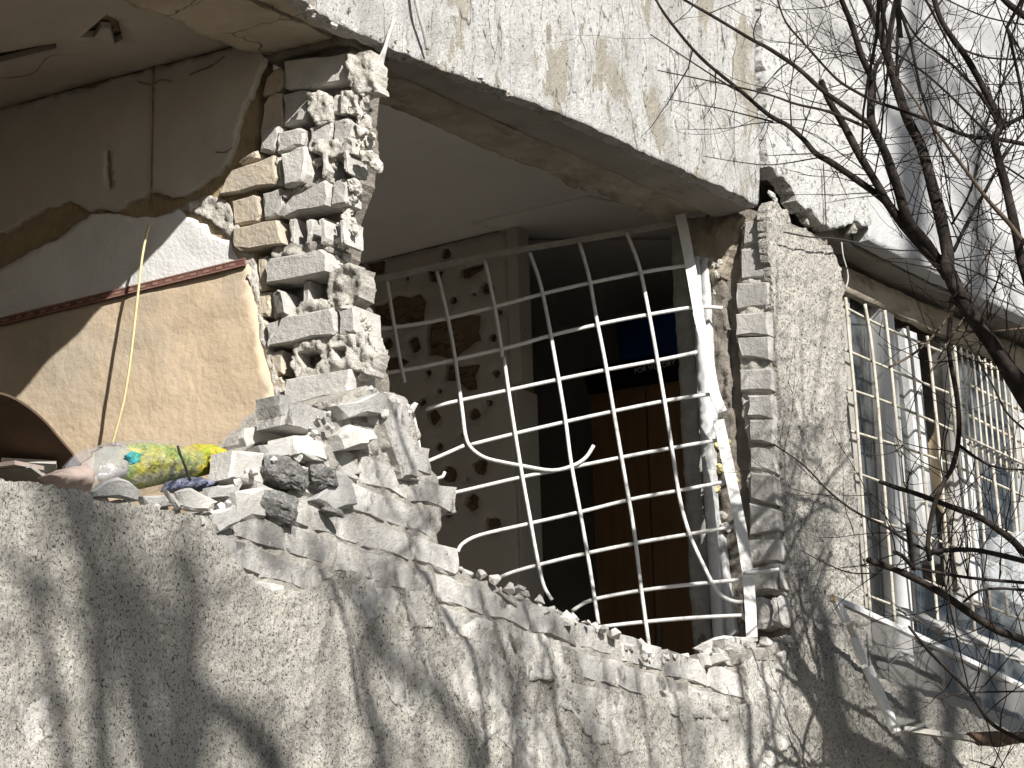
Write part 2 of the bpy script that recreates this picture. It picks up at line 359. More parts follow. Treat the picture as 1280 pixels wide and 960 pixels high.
def glassy(name, tint, trans, rough=0.03, bump=0.0):
    m = bpy.data.materials.new(name); m.use_nodes = True; N = m.node_tree; L = N.links; N.nodes.clear()
    out = N.nodes.new('ShaderNodeOutputMaterial'); mx = N.nodes.new('ShaderNodeMixShader'); L.new(mx.outputs[0], out.inputs[0])
    t = N.nodes.new('ShaderNodeBsdfTransparent'); t.inputs[0].default_value = tint
    g = N.nodes.new('ShaderNodeBsdfGlossy'); g.inputs['Roughness'].default_value = rough; g.inputs[0].default_value = (1, 1, 1, 1)
    f = N.nodes.new('ShaderNodeFresnel'); f.inputs[0].default_value = 1.5
    mm = N.nodes.new('ShaderNodeMath'); mm.operation = 'MULTIPLY_ADD'; L.new(f.outputs[0], mm.inputs[0]); mm.inputs[1].default_value = 1.0; mm.inputs[2].default_value = trans
    L.new(mm.outputs[0], mx.inputs[0]); L.new(t.outputs[0], mx.inputs[1]); L.new(g.outputs[0], mx.inputs[2])
    if bump:
        tc = N.nodes.new('ShaderNodeTexCoord'); no = N.nodes.new('ShaderNodeTexNoise'); no.inputs['Scale'].default_value = 14; L.new(tc.outputs['Object'], no.inputs['Vector'])
        b = N.nodes.new('ShaderNodeBump'); b.inputs['Distance'].default_value = bump; L.new(no.outputs[0], b.inputs['Height']); L.new(b.outputs[0], g.inputs['Normal'])
    return m
M['glass'] = glassy('window_glass', (.75, .8, .8, 1), 0.02, .12, .006)
def dusty(m):
    N = m.node_tree; L = N.links; out = [n for n in N.nodes if n.type == 'OUTPUT_MATERIAL'][0]; src = out.inputs[0].links[0].from_socket
    d = N.nodes.new('ShaderNodeBsdfDiffuse'); d.inputs[0].default_value = (.34, .35, .35, 1)
    tc = N.nodes.new('ShaderNodeTexCoord'); no = N.nodes.new('ShaderNodeTexNoise'); no.inputs['Scale'].default_value = 9; no.inputs['Detail'].default_value = 8; L.new(tc.outputs['Object'], no.inputs['Vector'])
    mr = N.nodes.new('ShaderNodeMapRange'); L.new(no.outputs[0], mr.inputs[0]); mr.inputs[1].default_value = .4; mr.inputs[2].default_value = .75; mr.inputs[3].default_value = .03; mr.inputs[4].default_value = .38
    mx = N.nodes.new('ShaderNodeMixShader'); L.new(mr.outputs[0], mx.inputs[0]); L.new(src, mx.inputs[1]); L.new(d.outputs[0], mx.inputs[2]); L.new(mx.outputs[0], out.inputs[0])
dusty(M['glass'])
def veil(name, col, alpha, rough=.6, spec=.3, bump=None):
    m = material(name, col, None, rough=rough, spec=spec, bumps=bump or ())
    N = m.node_tree; P = [n for n in N.nodes if n.type == 'BSDF_PRINCIPLED'][0]; P.inputs['Alpha'].default_value = alpha
    return m
M['net'] = veil('grey_insect_mesh', (.16, .155, .145), .55, .8)
M['film'] = veil('clear_plastic_film', (.60, .585, .60), .20, .16, .8, [('l', 14, .02, (1, 1, 1)), ('n', 60, .014, I3)])
M['film2'] = veil('bunched_plastic_film', (.45, .435, .45), .45, .16, .8, [('l', 7, .016, (1, 1, .35)), ('n', 30, .006, (1, 1, .4))])
M['patch'] = material('turquoise_print', (.03, .30, .38), (.10, .36, .25), 30, .45, .6, .4, bumps=[('n', 40, .02, I3)])
M['crumple'] = veil('crumpled_clear_plastic', (.60, .62, .64), .6, .2, .6, [('n', 22, .03, I3), ('n', 70, .012, I3)])
def rubbish():
    m = material('coloured_rubbish', (.62, .60, .06), (.28, .45, .05), 12, .42, .6, .5, spec=.5,
        bumps=[('l', 11, .02, I3), ('n', 26, .03, (1.6, 1, .7)), ('n', 70, .015, I3)],
        layers=[('n', 9, .56, .66, (.08, .30, .10), (2, 1, .7)), ('n', 13, .56, .64, (.78, .66, .12), (1, 1, 2)), ('n', 22, .62, .66, (.75, .75, .45), (2, 1, .5))], detail=3)
    return m
M['rubbish'] = rubbish()
M['moss'] = material('green_yellow_scrap', (.30, .36, .04), (.55, .42, .05), 26, .45, .58, .7, bumps=[('n', 45, .02, I3)], layers=[('n', 33, .6, .66, (.12, .22, .03), I3)])
M['bluerag'] = material('dark_blue_foil', (.05, .06, .12), (.25, .27, .36), 40, .45, .6, .4, spec=.6, bumps=[('n', 50, .02, I3)])

# ================================================================== setting
ZL = 7.52                                   # underside of the lintels
g = link('ground', mesh('ground', [(-400, -400, 0), (400, -400, 0), (400, 400, 0), (-400, 400, 0)], [(0, 1, 2, 3)]), M['ground']); tag(g, kind='structure')

def struct_box(name, a, b, m): return tag(box(name, a, b, m), kind='structure')
struct_box('room_floor', (-3.4, .41, 4.9), (-.37, 4.2, 5.05), M['floor'])
struct_box('room_floor', (-.15, .41, 4.9), (3.9, 4.2, 5.05), M['floor'])
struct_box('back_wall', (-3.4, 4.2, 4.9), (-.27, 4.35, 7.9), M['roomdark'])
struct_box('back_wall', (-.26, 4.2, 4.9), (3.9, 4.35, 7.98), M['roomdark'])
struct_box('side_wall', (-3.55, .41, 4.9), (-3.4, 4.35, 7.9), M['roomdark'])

# ---- facade below and beside the openings
fw = thing('facade_wall', 'weathered grey roughcast facade wall with broken top edge and exposed pale bricks', 'wall', (0, .2, 0))
box('lower_block', (-7, .06, 0), (9, .41, 4.5), M['roughcast'], fw)
box('side_block', (-7, .0, 4.55), (-2.62, .41, 7.5), M['roughcast'], fw)
F0 = FY(0.0)
def relief(a, b):
    p = (a, b, 0)
    n1 = noise.noise(Vector((a*48, b*40, 1))); n2 = noise.noise(Vector((a*95, b*85, 7)))
    return 0.016*fbm(p, 2.2, 3) + 0.006*fbm((a, b, 4), 16, 2) + .0055*n1 - .011*max(0, n2-.12)
top_px = [(-60, 588), (0, 598), (40, 602), (92, 612), (130, 628), (185, 632), (228, 643), (262, 646)]
edge_px = [(266, 672), (290, 700), (312, 728), (345, 738), (392, 742), (412, 722), (440, 712), (470, 726), (484, 760), (500, 768), (512, 735), (532, 728), (545, 742),
           (560, 790), (590, 800), (640, 812), (668, 826), (690, 800), (722, 812), (735, 850), (790, 866), (850, 872), (898, 884), (935, 880), (960, 876), (982, 840), (996, 806), (992, 760), (984, 700),
           (980, 610), (975, 540), (973, 470), (969, 400), (963, 345), (957, 300), (955, 262), (961, 252), (980, 262), (991, 282), (1010, 286), (1026, 302), (1042, 310), (1051, 336),
           (1056, 440), (1062, 540), (1071, 640), (1079, 735), (1086, 846)]
sill_px = [(1130, 862), (1290, 925), (1420, 985)]
poly = F0.px(top_px+edge_px+sill_px)
poly = [(-2.62, 4.72)] + [(-2.62, poly[0][1])] + poly[1:] + [(4.9, poly[-1][1]), (4.9, 5.7)]
plate('plaster_skin', poly, F0, M['roughcast'], .028, .0095, relief, .012, parent=fw, rfreq=14)
plate('plaster_skin', [(-7, 0), (9, 0), (9, 5.72), (4.9, 5.7), (-2.62, 4.72), (-7, 4.7)], F0, M['roughcast'], .05, .12, relief, 0, parent=fw)
# masonry behind the plaster, its top broken
FC = FY(0.0245)
core_px = [(-60, 594), (0, 606), (100, 618), (200, 640), (262, 655), (300, 655), (335, 630), (372, 606), (390, 565), (404, 522), (428, 496), (462, 484), (500, 494), (516, 512), (524, 560), (548, 600),
           (552, 650), (550, 690), (585, 716), (630, 738), (690, 764), (760, 792), (815, 822), (860, 826), (905, 818), (960, 806), (990, 800), (1060, 830)]
poly = FC.px(core_px)
poly = [(-2.62, 4.5), (-2.62, poly[0][1])] + poly[1:] + [(4.9, 5.9), (4.9, 4.5)]
core = plate('masonry_core', poly, FC, M['mortar'], .378, .016, lambda a, b: .009*fbm((a, b, 0), 22, 4), .02, parent=fw)
# exposed courses of facing bricks
exp_px = [(268, 668), (275, 640), (316, 645), (322, 600), (372, 560), (398, 510), (452, 482), (494, 490), (516, 508), (526, 560), (548, 600), (554, 655), (550, 690), (590, 715), (640, 736), (700, 766), (760, 790), (815, 818),
          (865, 826), (910, 822), (960, 806), (998, 800), (1004, 850), (965, 890), (900, 900), (740, 880), (700, 850), (560, 815), (480, 790), (330, 760)]
ep = F0.px(exp_px); epa = [tuple(p) for p in ep]
FB = FY(0.02)
K0 = 5.744; PITCH = .098
for k in range(-4, 8):
    z0 = K0 + k*PITCH
    for i in range(-8, 12):
        L = .258
        x0 = i*L + (.129 if k % 2 else 0) - .03
        c = (x0+.124, z0+.044)
        ok = inside(np.array([c, (x0+.06, z0+.05), (x0+.19, z0+.05)]), [epa])
        if not ok[0] and ok.sum() < 2: continue
        cut = .25 if ok.all() else .25
        quad = [(x0, z0), (x0+cut, z0), (x0+cut, z0+.087), (x0, z0+.087)]
        if RND.random() < .22:
            quad[RND.choice([1, 2])] = (x0+cut-RND.uniform(.02, .05), quad[1][1] if RND.random() < .5 else quad[2][1])
            quad = [(x0, z0), quad[1] if quad[1][1] == z0 else (x0+cut, z0), (x0+cut-RND.uniform(0, .03), z0+.087), (x0, z0+.087)]
        prism('brick', quad, FB, M['facebrick'], off=RND.uniform(-.001, .005), t=.10, c=.007, jit=.007, segs=3, chip=.3, parent=core, tilt=(RND.uniform(-.012, .012), RND.uniform(-.012, .02)))
# thin smears of render still clinging to the bricks
for pts in ([(418, 724), (470, 722), (478, 770), (440, 790), (420, 770)], [(505, 735), (545, 738), (548, 780), (515, 786)], [(560, 792), (600, 772), (640, 790), (630, 830), (580, 822)],
            [(640, 780), (700, 800), (720, 850), (660, 850)], [(830, 862), (905, 872), (912, 900), (840, 892)], [(930, 822), (985, 812), (985, 880), (940, 884)], [(476, 494), (500, 496), (520, 560), (526, 600), (500, 590), (484, 540)]):
    plate('render_smear', F0.px(pts), F0, M['chalk'] if pts[0][0] > 500 else M['facebrick'], .03, .014, lambda a, b: -.004+.012*fbm((a, b, 2), 16, 4), .012, parent=fw)

for pts in ([(560, 800), (610, 806), (650, 840), (640, 900), (600, 930), (575, 880)], [(690, 830), (760, 862), (800, 880), (790, 940), (740, 930), (700, 880)], [(480, 800), (530, 800), (545, 860), (520, 900), (490, 870)],
            [(850, 885), (930, 890), (985, 850), (990, 930), (940, 990), (870, 960)], [(620, 900), (680, 890), (720, 960), (650, 1000)], [(20, 880), (60, 870), (66, 920), (40, 940)]):
    plate('render_smear', F0.px(pts), F0, M['chalk'], .03, .012, lambda a, b: relief(a, b)+.002+.007*fbm((a, b, 2), 14, 4), .03, parent=fw)
# ---- pier edge at the right of the barred opening: bricks seen end on
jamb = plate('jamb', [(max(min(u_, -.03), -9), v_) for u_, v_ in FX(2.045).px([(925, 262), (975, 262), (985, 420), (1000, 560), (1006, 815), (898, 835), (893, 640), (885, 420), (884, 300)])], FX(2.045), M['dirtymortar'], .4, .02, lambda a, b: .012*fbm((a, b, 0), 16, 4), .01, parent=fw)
FJ = FX(2.0)
jb = [[(929, 278), (948, 270), (948, 302), (928, 306)], [(925, 312), (950, 306), (951, 344), (925, 348)], [(919, 354), (960, 348), (961, 380), (919, 385)], [(921, 392), (957, 388), (957, 420), (922, 421)],
      [(923, 422), (957, 420), (957, 450), (924, 446)], [(925, 463), (960, 460), (961, 488), (926, 490)], [(935, 494), (962, 492), (963, 524), (935, 520)], [(938, 526), (964, 524), (966, 556), (938, 552)],
      [(936, 558), (967, 556), (968, 592), (936, 584)], [(938, 590), (968, 594), (970, 632), (938, 624)], [(937, 630), (970, 636), (970, 662), (938, 670)], [(937, 676), (974, 672), (976, 700), (938, 706)], [(940, 710), (966, 706), (964, 738), (942, 742)], [(967, 706), (979, 705), (981, 734), (966, 737)]]
plate('mortar_bed', [(min(u_, -.02), v_) for u_, v_ in FX(2.014).px([(928, 280), (962, 275), (968, 380), (972, 480), (974, 560), (980, 660), (986, 742), (942, 745), (938, 660), (936, 560), (926, 470), (921, 380)])], FX(2.014), M['whitemortar'], .03, .010, lambda a, b: .012*fbm((a, b, 3), 26, 4), .012, parent=jamb)
for q in jb:
    q = [(x+(8 if x > 945 else 0), y) for x, y in q]
    prism('brick', [(min(u_, -.012), v_) for u_, v_ in FJ.px(q)], FJ, M['brick'], off=RND.uniform(-.006, .014), t=.08, c=.006, jit=.004, parent=jamb, tilt=(RND.uniform(-.06, .06), RND.uniform(-.06, .06)))
for q in ([(943, 748), (955, 746), (964, 760), (962, 782), (945, 784)], [(965, 745), (976, 743), (978, 780), (964, 782)], [(978, 744), (990, 745), (994, 775), (980, 778)]):
    prism('brick', [(min(u_, -.004), v_) for u_, v_ in FJ.px(q, .03)], FJ, M['brick'], off=.03, t=.07, c=.012, jit=.006, parent=jamb, tilt=(-.35, .1))
# inner leaf: rough grey strip, dark slot, inner plastered edge
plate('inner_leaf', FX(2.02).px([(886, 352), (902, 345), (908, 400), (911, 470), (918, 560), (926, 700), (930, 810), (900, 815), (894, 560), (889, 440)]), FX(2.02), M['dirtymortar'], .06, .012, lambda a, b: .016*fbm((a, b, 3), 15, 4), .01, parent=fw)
plate('inner_reveal', FX(2.068).px([(838, 292), (864, 288), (869, 420), (876, 560), (884, 700), (890, 842), (868, 850), (858, 640), (846, 420)]), FX(2.068), M['greyframe'], .2, .02, lambda a, b: .010*fbm((a, b, 3), 12, 4), .006, parent=fw)  # dark grey puts the shade behind the frame strips into the colour
plate('broken_corner', FX(1.99).px([(843, 272), (880, 268), (926, 268), (915, 300), (900, 345), (885, 352), (868, 330), (852, 300)]), FX(1.99), M['lintelinner'], .2, .014, lambda a, b: .022*fbm((a, b, 7), 14, 4)-.01, .012, parent=fw)
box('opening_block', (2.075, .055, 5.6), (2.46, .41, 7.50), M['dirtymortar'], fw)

# ---- white plastic window frame left standing in the jamb
wf = thing('window_frame_remnant', 'torn white plastic window frame strips left standing in the brick jamb', 'window frame', tuple(on(0, 1.97, 880, 810)))
FW = FX(1.975)
plate('frame_strip', FW.px([(863, 322), (872, 320), (880, 440), (890, 560), (893, 640), (900, 730), (904, 806), (892, 818), (886, 720), (876, 560), (869, 430)]), FW, M['frame'], .03, .02, lambda a, b: .003*fbm((a, b, 3), 20, 3), .003, parent=wf)
plate('frame_strip', FX(1.985).px([(874, 325), (883, 322), (889, 440), (893, 520), (886, 560), (880, 470)]), FX(1.985), M['frame'], .02, .02, None, .003, parent=wf)
plate('frame_strip', FX(1.99).px([(893, 640), (899, 640), (912, 742), (920, 790), (908, 800), (904, 760)]), FX(1.99), M['frame'], .02, .02, None, .003, parent=wf)

# foam filler blobs in the slot
fo = thing('sealing_foam', 'lumpy yellowish sealing foam stuck in the slot beside the frame', 'foam', tuple(on(0, 2.0, 905, 600)))
for x, y, s in [(896, 560, .05), (899, 585, .045), (897, 610, .04), (903, 570, .035), (912, 555, .035), (917, 590, .04), (921, 600, .03), (904, 645, .05), (908, 660, .05), (902, 672, .035), (920, 645, .03), (890, 330, .05), (896, 345, .04), (900, 330, .035), (893, 365, .03)]:
    chunk('foam_lump', on(0, 2.0, x, y), (s, s, s*1.2), M['whitemortar'] if y > 620 or y < 400 else M['straw'], fo, n=18, rough=.008)

# ---- upper facade
uw = thing('upper_wall', 'peeling white painted facade wall above the openings with vertical cracks', 'wall', (0, .2, ZL))
def peel(a, b):
    s = noise.noise(Vector((a*16, b*2.2, 3)))
    return 0.010*fbm((a, b*.5, 9), 3, 3) + .006*s + .004*fbm((a, b*.3, 2), 30, 3)
up_px = [(352, -12), (380, 2), (398, 18), (420, 30), (446, 42), (470, 50), (500, 66), (548, 84), (592, 100), (640, 118), (690, 138), (763, 170), (830, 201), (890, 229), (948, 257), (949, 186), (944, 0)]
poly = F0.px(up_px)
poly = [(-3.5, 9.8), (-3.5, poly[0][1])] + [(-1.2, 7.53)] + poly[1:-1] + [(poly[-1][0], 9.8)]
plate('paint_skin', poly, F0, M['whitewall'], .05, .017, peel, .007, parent=uw, rfreq=16)
p2 = F0.px([(952, 0), (956, 186), (958, 208), (982, 230), (997, 258), (1012, 270), (1034, 288), (1064, 279), (1082, 282), (1060, 0)])
p2 = [(p2[0][0], 9.8)] + p2[1:-1] + [(p2[-1][0]+.02, 9.8)]
plate('speckled_panel', p2, F0, M['roughwhite'], .06, .016, lambda a, b: .012*fbm((a, b, 9), 4, 3)+.005*noise.noise(Vector((a*60, b*60, 1))), .022, parent=uw, off=.012, rfreq=18)
xr = F0.px([(1084, 284)])[0]
plate('smooth_panel', [(xr[0], 7.57), (3.6, 7.545), (5.5, 7.54), (5.5, 9.8), (xr[0]-.0, 9.8)], F0, M['smoothwhite'], .06, .03, lambda a, b: .010*fbm((a, b*.4, 9), 3.0, 2), .003, parent=uw)
box('wall_block', (-7, .05, 7.70), (9, .41, 11.5), M['dirtymortar'], uw)
plate('broken_edge', FY(.15).px([(940, 170), (1000, 180), (1090, 270), (1100, 330), (1020, 330), (946, 275)]), FY(.15), M['paintedshade'], .2, .014, lambda a, b: .04*fbm((a, b, 2), 13, 4)-.01, .015, parent=uw)  # broken core coloured dark: the crack's shade is painted on
for x, y, s in [(962, 246, .06), (984, 246, .07), (990, 262, .05), (1004, 276, .05), (1018, 283, .06), (1006, 240, .07), (1062, 286, .09), (1076, 282, .08), (1086, 288, .06), (970, 226, .05)]:
    chunk('broken_lump', on(1, .03, x, y), (s, s, s), M['greychunk'] if x < 1000 or x == 1006 else M['mortar'], uw, n=16, rough=.012)
# crumbs along the lower left edge of the wall
for i in range(26):
    x = RND.uniform(372, 640); y = 2+(x-372)*.43+RND.uniform(-8, 3)
    if x < 450: y = RND.uniform(0, 14)+(x-372)*.45
    s = RND.uniform(.015, .045)
    chunk('mortar_lump', on(1, -.005, x, y), (s, s*.8, s*.7), M['whitemortar'], uw, n=14, rough=.006)

# ---- lintels
FL = FZ(ZL)
ln = thing('concrete_lintel', 'long grey concrete lintel over the barred opening, cracked along its underside', 'lintel', (.8, .2, ZL))
plate('outer_beam', FL.w([(-.28, 0.045, 0), (1.99, 0.045, 0), (1.99, .205, 0), (-.28, .205, 0)]), FL, M['concrete'], .16, .02, lambda a, b: .005*fbm((a, b, 4), 6, 3), .004, parent=ln)
def dmg(a, b):
    k = max(0, min(1, (a-.9)/.5)); return (.004+.022*k)*fbm((a*.5, b, 4), 12, 4) - .02*k
plate('inner_beam', FL.w([(-.28, .217, 0), (1.95, .217, 0), (1.95, .405, 0), (-.28, .405, 0)]), FL, M['lintelinner'], .16, .014, dmg, .009, parent=ln, off=-.006)
l2 = thing('concrete_lintel', 'short tan lintel stub with dark cracks over the opening with the orange wall', 'lintel', (-.9, .2, ZL))
plate('beam', FL.w([(-3.4, .045, 0), (-.292, .045, 0), (-.292, .13, 0), (-3.4, .13, 0)]), FL, M['tanconcrete'], .16, .02, lambda a, b: .008*fbm((a, b, 4), 8, 3), .008, parent=l2, off=.004)
plate('beam', FL.w([(-3.4, .137, 0), (-.345, .137, 0), (-.345, .43, 0), (-3.4, .43, 0)]), FL, M['tanconcrete'], .16, .02, lambda a, b: .012*fbm((a, b, 8), 7, 4), .012, parent=l2, off=.012)
plate('pad_stone', FL.w([(-.34, .10, 0), (-.10, .10, 0), (-.10, .40, 0), (-.34, .40, 0)]), FL, M['lintelinner'], .05, .02, lambda a, b: .008*fbm((a, b, 8), 9, 4), .006, parent=l2, off=.03)
l3 = thing('concrete_lintel', 'grey concrete slab edge over the right window with crumbling underside', 'lintel', (3.6, .2, 7.56))
plate('beam', FZ(7.555).w([(2.44, .07, 0), (5.2, .07, 0), (5.2, .41, 0), (2.44, .41, 0)]), FZ(7.555), M['concrete'], .12, .025, lambda a, b: .008*fbm((a, b, 8), 7, 4), .008, parent=l3)

# ---- ceilings
FCe = FZ(7.90)
plate('ceiling', FCe.w([(-.3, .395, 0), (3.9, .395, 0), (3.9, 4.25, 0), (-.3, 4.25, 0)]), FCe, M['ceil'], .12, .12, lambda a, b: .004*fbm((a, b, 1), 2, 2))['kind'] = 'structure'
FCl = FZ(7.556)
hol = [FCl.px(q) for q in ([(100, 46), (122, 28), (133, 18), (148, 26), (153, 48), (143, 54), (138, 36), (126, 34), (118, 46)], [(-20, 72), (0, 66), (70, 54), (70, 60), (0, 78), (-20, 82)])]
plate('ceiling', FCl.w([(-3.45, .425, 0), (-.37, .425, 0), (-.37, 4.25, 0), (-3.45, 4.25, 0)]), FCl, M['ceilleft'], .02, .05, lambda a, b: .004*fbm((a, b, 1), 3, 3), holes=hol, hrag=.006)['kind'] = 'structure'
struct_box('ceiling_backing', (-3.45, .42, 7.585), (-.30, 4.25, 7.68), M['brownwall'])

# ---- partition wall with the orange wallpaper
pw = thing('partition_wall', 'room wall with orange wallpaper below a red border and torn pale plaster above', 'wall', (-.3, 1.5, 5.05))
FP = FX(-.38)
box('wall_body', (-.365, .43, 4.95), (-.26, 4.2, 7.56), M['tear'], pw)
def px2(l): return FP.px(l)
zb = 6.828
Y0 = 4.2
def wob(a, b): return .006*fbm((a, b, 5), 3, 3)
brd_r = px2([(306, 326)])[0]
edge_low = px2([(313, 352), (318, 380), (322, 405), (326, 430), (332, 452), (340, 480), (347, 505), (352, 540), (356, 600)])
wp = [(-Y0, 5.06), (edge_low[-1][0], 5.06)] + edge_low[::-1] + [(brd_r[0]+.012, zb), (-Y0, zb)]
plate('wallpaper', wp, FP, M['wallpaper'], .014, .03, lambda a, b: .006*fbm((a, b, 5), 3, 3)+.004*fbm((a*.4, b, 2), 9, 3), .006, parent=pw)
rip = px2([(200, 270), (222, 262), (240, 272), (262, 292), (286, 300), (292, 308), (300, 328)])
lowp = [(-Y0, zb), (brd_r[0], zb)] + rip[::-1] + px2([(196, 272), (160, 270), (140, 268), (112, 267), (70, 300), (0, 336), (-60, 362)]) + [(-Y0, 7.0)]
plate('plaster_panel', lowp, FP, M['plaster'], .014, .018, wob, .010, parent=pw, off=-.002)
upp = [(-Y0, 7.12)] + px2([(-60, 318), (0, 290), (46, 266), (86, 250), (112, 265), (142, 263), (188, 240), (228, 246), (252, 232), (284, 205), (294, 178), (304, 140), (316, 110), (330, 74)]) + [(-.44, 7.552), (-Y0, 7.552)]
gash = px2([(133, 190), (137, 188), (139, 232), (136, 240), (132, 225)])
plate('plaster_panel', upp, FP, M['plastershade'], .016, .016, wob, .016, holes=[gash], hrag=.001, parent=pw)
box('border_strip', (-.389, .46, zb-.008), (-.381, Y0, zb+.018), M['border'], pw)
bs = pw.children[-1]
for z in (zb-.005, zb+.015): box('border_line', (-.3905, .462, z-.0015), (-.3892, Y0, z+.0015), M['borderline'], bs)
for i in range(60): box('border_dash', (-.3902, .50+i*.05, zb+.001), (-.3892, .52+i*.05, zb+.009), M['borderline'], bs)
for i, l in enumerate(([(0, 98), (40, 92), (62, 70), (100, 68), (128, 64), (158, 78), (160, 84)], [(236, 94), (250, 88), (266, 82), (282, 70)], [(172, 102), (188, 106), (200, 100), (214, 102)], [(270, 190), (282, 190), (290, 184)])):
    up = i == 0
    tubes('crack', [(smoothpath([(on(2, 7.5565, x, y) if up else on(0, -.3835, x, y))+Vector((0, RND.uniform(-.006, .006), 0)) for x, y in l], 5), .0022)], M['brownwall'], pw if not up else None)
    if up: o_ = bpy.data.objects['crack']; o_['kind'] = 'structure'; o_.name = 'ceiling_crack'
FPt = FX(-.372)
plate('torn_edge', FX(-.376).px([(205, 268), (230, 262), (262, 276), (286, 296), (300, 325), (312, 350), (318, 385), (324, 410), (330, 440), (338, 470), (346, 505), (350, 545), (358, 545), (354, 505), (343, 465), (334, 430), (326, 395), (322, 350), (316, 322), (308, 300), (291, 270), (282, 252), (262, 244), (240, 252)]), FX(-.376), M['whitemortar'], .03, .011, lambda a, b: .010*fbm((a, b, 5), 30, 4), .006, parent=pw)
tubes('surface_conduit', [(smoothpath([on(0, -.386, 192, 83), on(0, -.386, 191, 150), on(0, -.386, 190, 215), on(0, -.386, 189, 262)]), .0032)], M['brownwall'], pw)

# ================================================================== broken pier between the openings
pier = thing('brick_pier', 'tall jagged stump of pale bricks and mortar between the two blown-out openings', 'pier', (-.3, .2, 6.3))
FK = FX(-.30)
pcore = plate('mortar_core', FK.px([(352, 70), (436, 58), (444, 110), (440, 150), (446, 180), (440, 225), (425, 262), (424, 300), (410, 345), (438, 378), (450, 420), (458, 470), (470, 520), (440, 600), (380, 600), (360, 500), (350, 430), (345, 350), (340, 260), (345, 160)]), FK, M['dirtymortar'], .12, .014, lambda a, b: .016*fbm((a, b, 1), 14, 4), .012, parent=pier)
FPi = FX(-.385)
def pb(q, m='brick', off=0.0, t=.085, tl=None, c=.006):
    prism('brick', FPi.px(q), FPi, M[m], off=off, t=t, c=c, jit=.004, segs=3, chip=.35, parent=pcore, tilt=tl or (RND.uniform(-.05, .05), RND.uniform(-.05, .05)))
pb([(351, 75), (432, 62), (432, 97), (351, 112)], off=-.02)
pb([(350, 116), (382, 110), (381, 148), (351, 155)], off=-.015)
pb([(411, 118), (423, 116), (423, 139), (411, 142)], off=-.02)
pb([(322, 118), (346, 112), (345, 156), (318, 164)], 'tanbrick', off=-.03)
pb([(325, 86), (347, 78), (346, 110), (321, 116)], 'tanbrick', off=-.03)
pb([(325, 161), (347, 156), (344, 190), (323, 189)])
pb([(348, 165), (382, 158), (378, 182), (347, 192)], off=.004)
pb([(386, 158), (412, 148), (412, 175), (386, 182)], off=-.006)
pb([(414, 148), (438, 143), (437, 173), (413, 177)], off=-.012)
pb([(288, 215), (343, 195), (349, 229), (276, 245)], 'tanbrick', off=.010, t=.08)
pb([(297, 200), (320, 184), (322, 197), (300, 208)], 'tanbrick')
pb([(355, 193), (385, 185), (387, 227), (359, 236)], off=.022, t=.12)
pb([(404, 192), (410, 190), (412, 219), (406, 222)], off=.012, t=.1)
pb([(431, 189), (436, 187), (438, 216), (433, 218)], off=.012, t=.1)
pb([(328, 242), (356, 231), (350, 267), (328, 273)])
pb([(361, 248), (411, 224), (411, 256), (353, 271)], off=.008)
pb([(414, 227), (431, 218), (430, 254), (413, 257)], off=-.006)
pb([(286, 249), (321, 239), (325, 274), (292, 281)], 'tanbrick', off=-.006)
pb([(292, 285), (348, 275), (356, 306), (295, 315)], 'tanbrick', off=.012)
for x in (361, 383, 404, 424): pb([(x, 276), (x+7, 273), (x+8, 303), (x+2, 306)], off=RND.uniform(-.01, .02), t=.10, c=.004)
pb([(333, 325), (412, 311), (413, 341), (335, 356)], off=.016, t=.10)
pb([(319, 320), (331, 318), (331, 360), (320, 362)], 'tanbrick', off=-.012)
pb([(319, 366), (335, 364), (334, 394), (319, 393)], 'tanbrick', off=-.01)
pb([(337, 364), (354, 360), (362, 392), (338, 398)], off=.004, tl=(.5, 0))
pb([(376, 352), (383, 350), (384, 384), (376, 386)], off=-.01, t=.10, c=.004)
pb([(407, 347), (415, 345), (416, 379), (408, 380)], off=-.01, t=.10, c=.004)
pb([(333, 404), (350, 398), (336, 434)], off=.004)
pb([(353, 398), (421, 385), (423, 419), (339, 431)], off=.012, t=.10)
pb([(424, 387), (443, 383), (445, 415), (425, 419)], off=.006, t=.14)
pb([(319, 398), (331, 398), (331, 431), (321, 431)], 'tanbrick', off=-.012)
pb([(334, 439), (350, 435), (351, 466), (335, 469)], 'tanbrick', off=-.012)
pb([(338, 471), (353, 469), (352, 490), (342, 493)], 'tanbrick', off=-.012)
pb([(360, 477), (440, 463), (440, 492), (395, 503), (361, 512)], off=.022, t=.14)
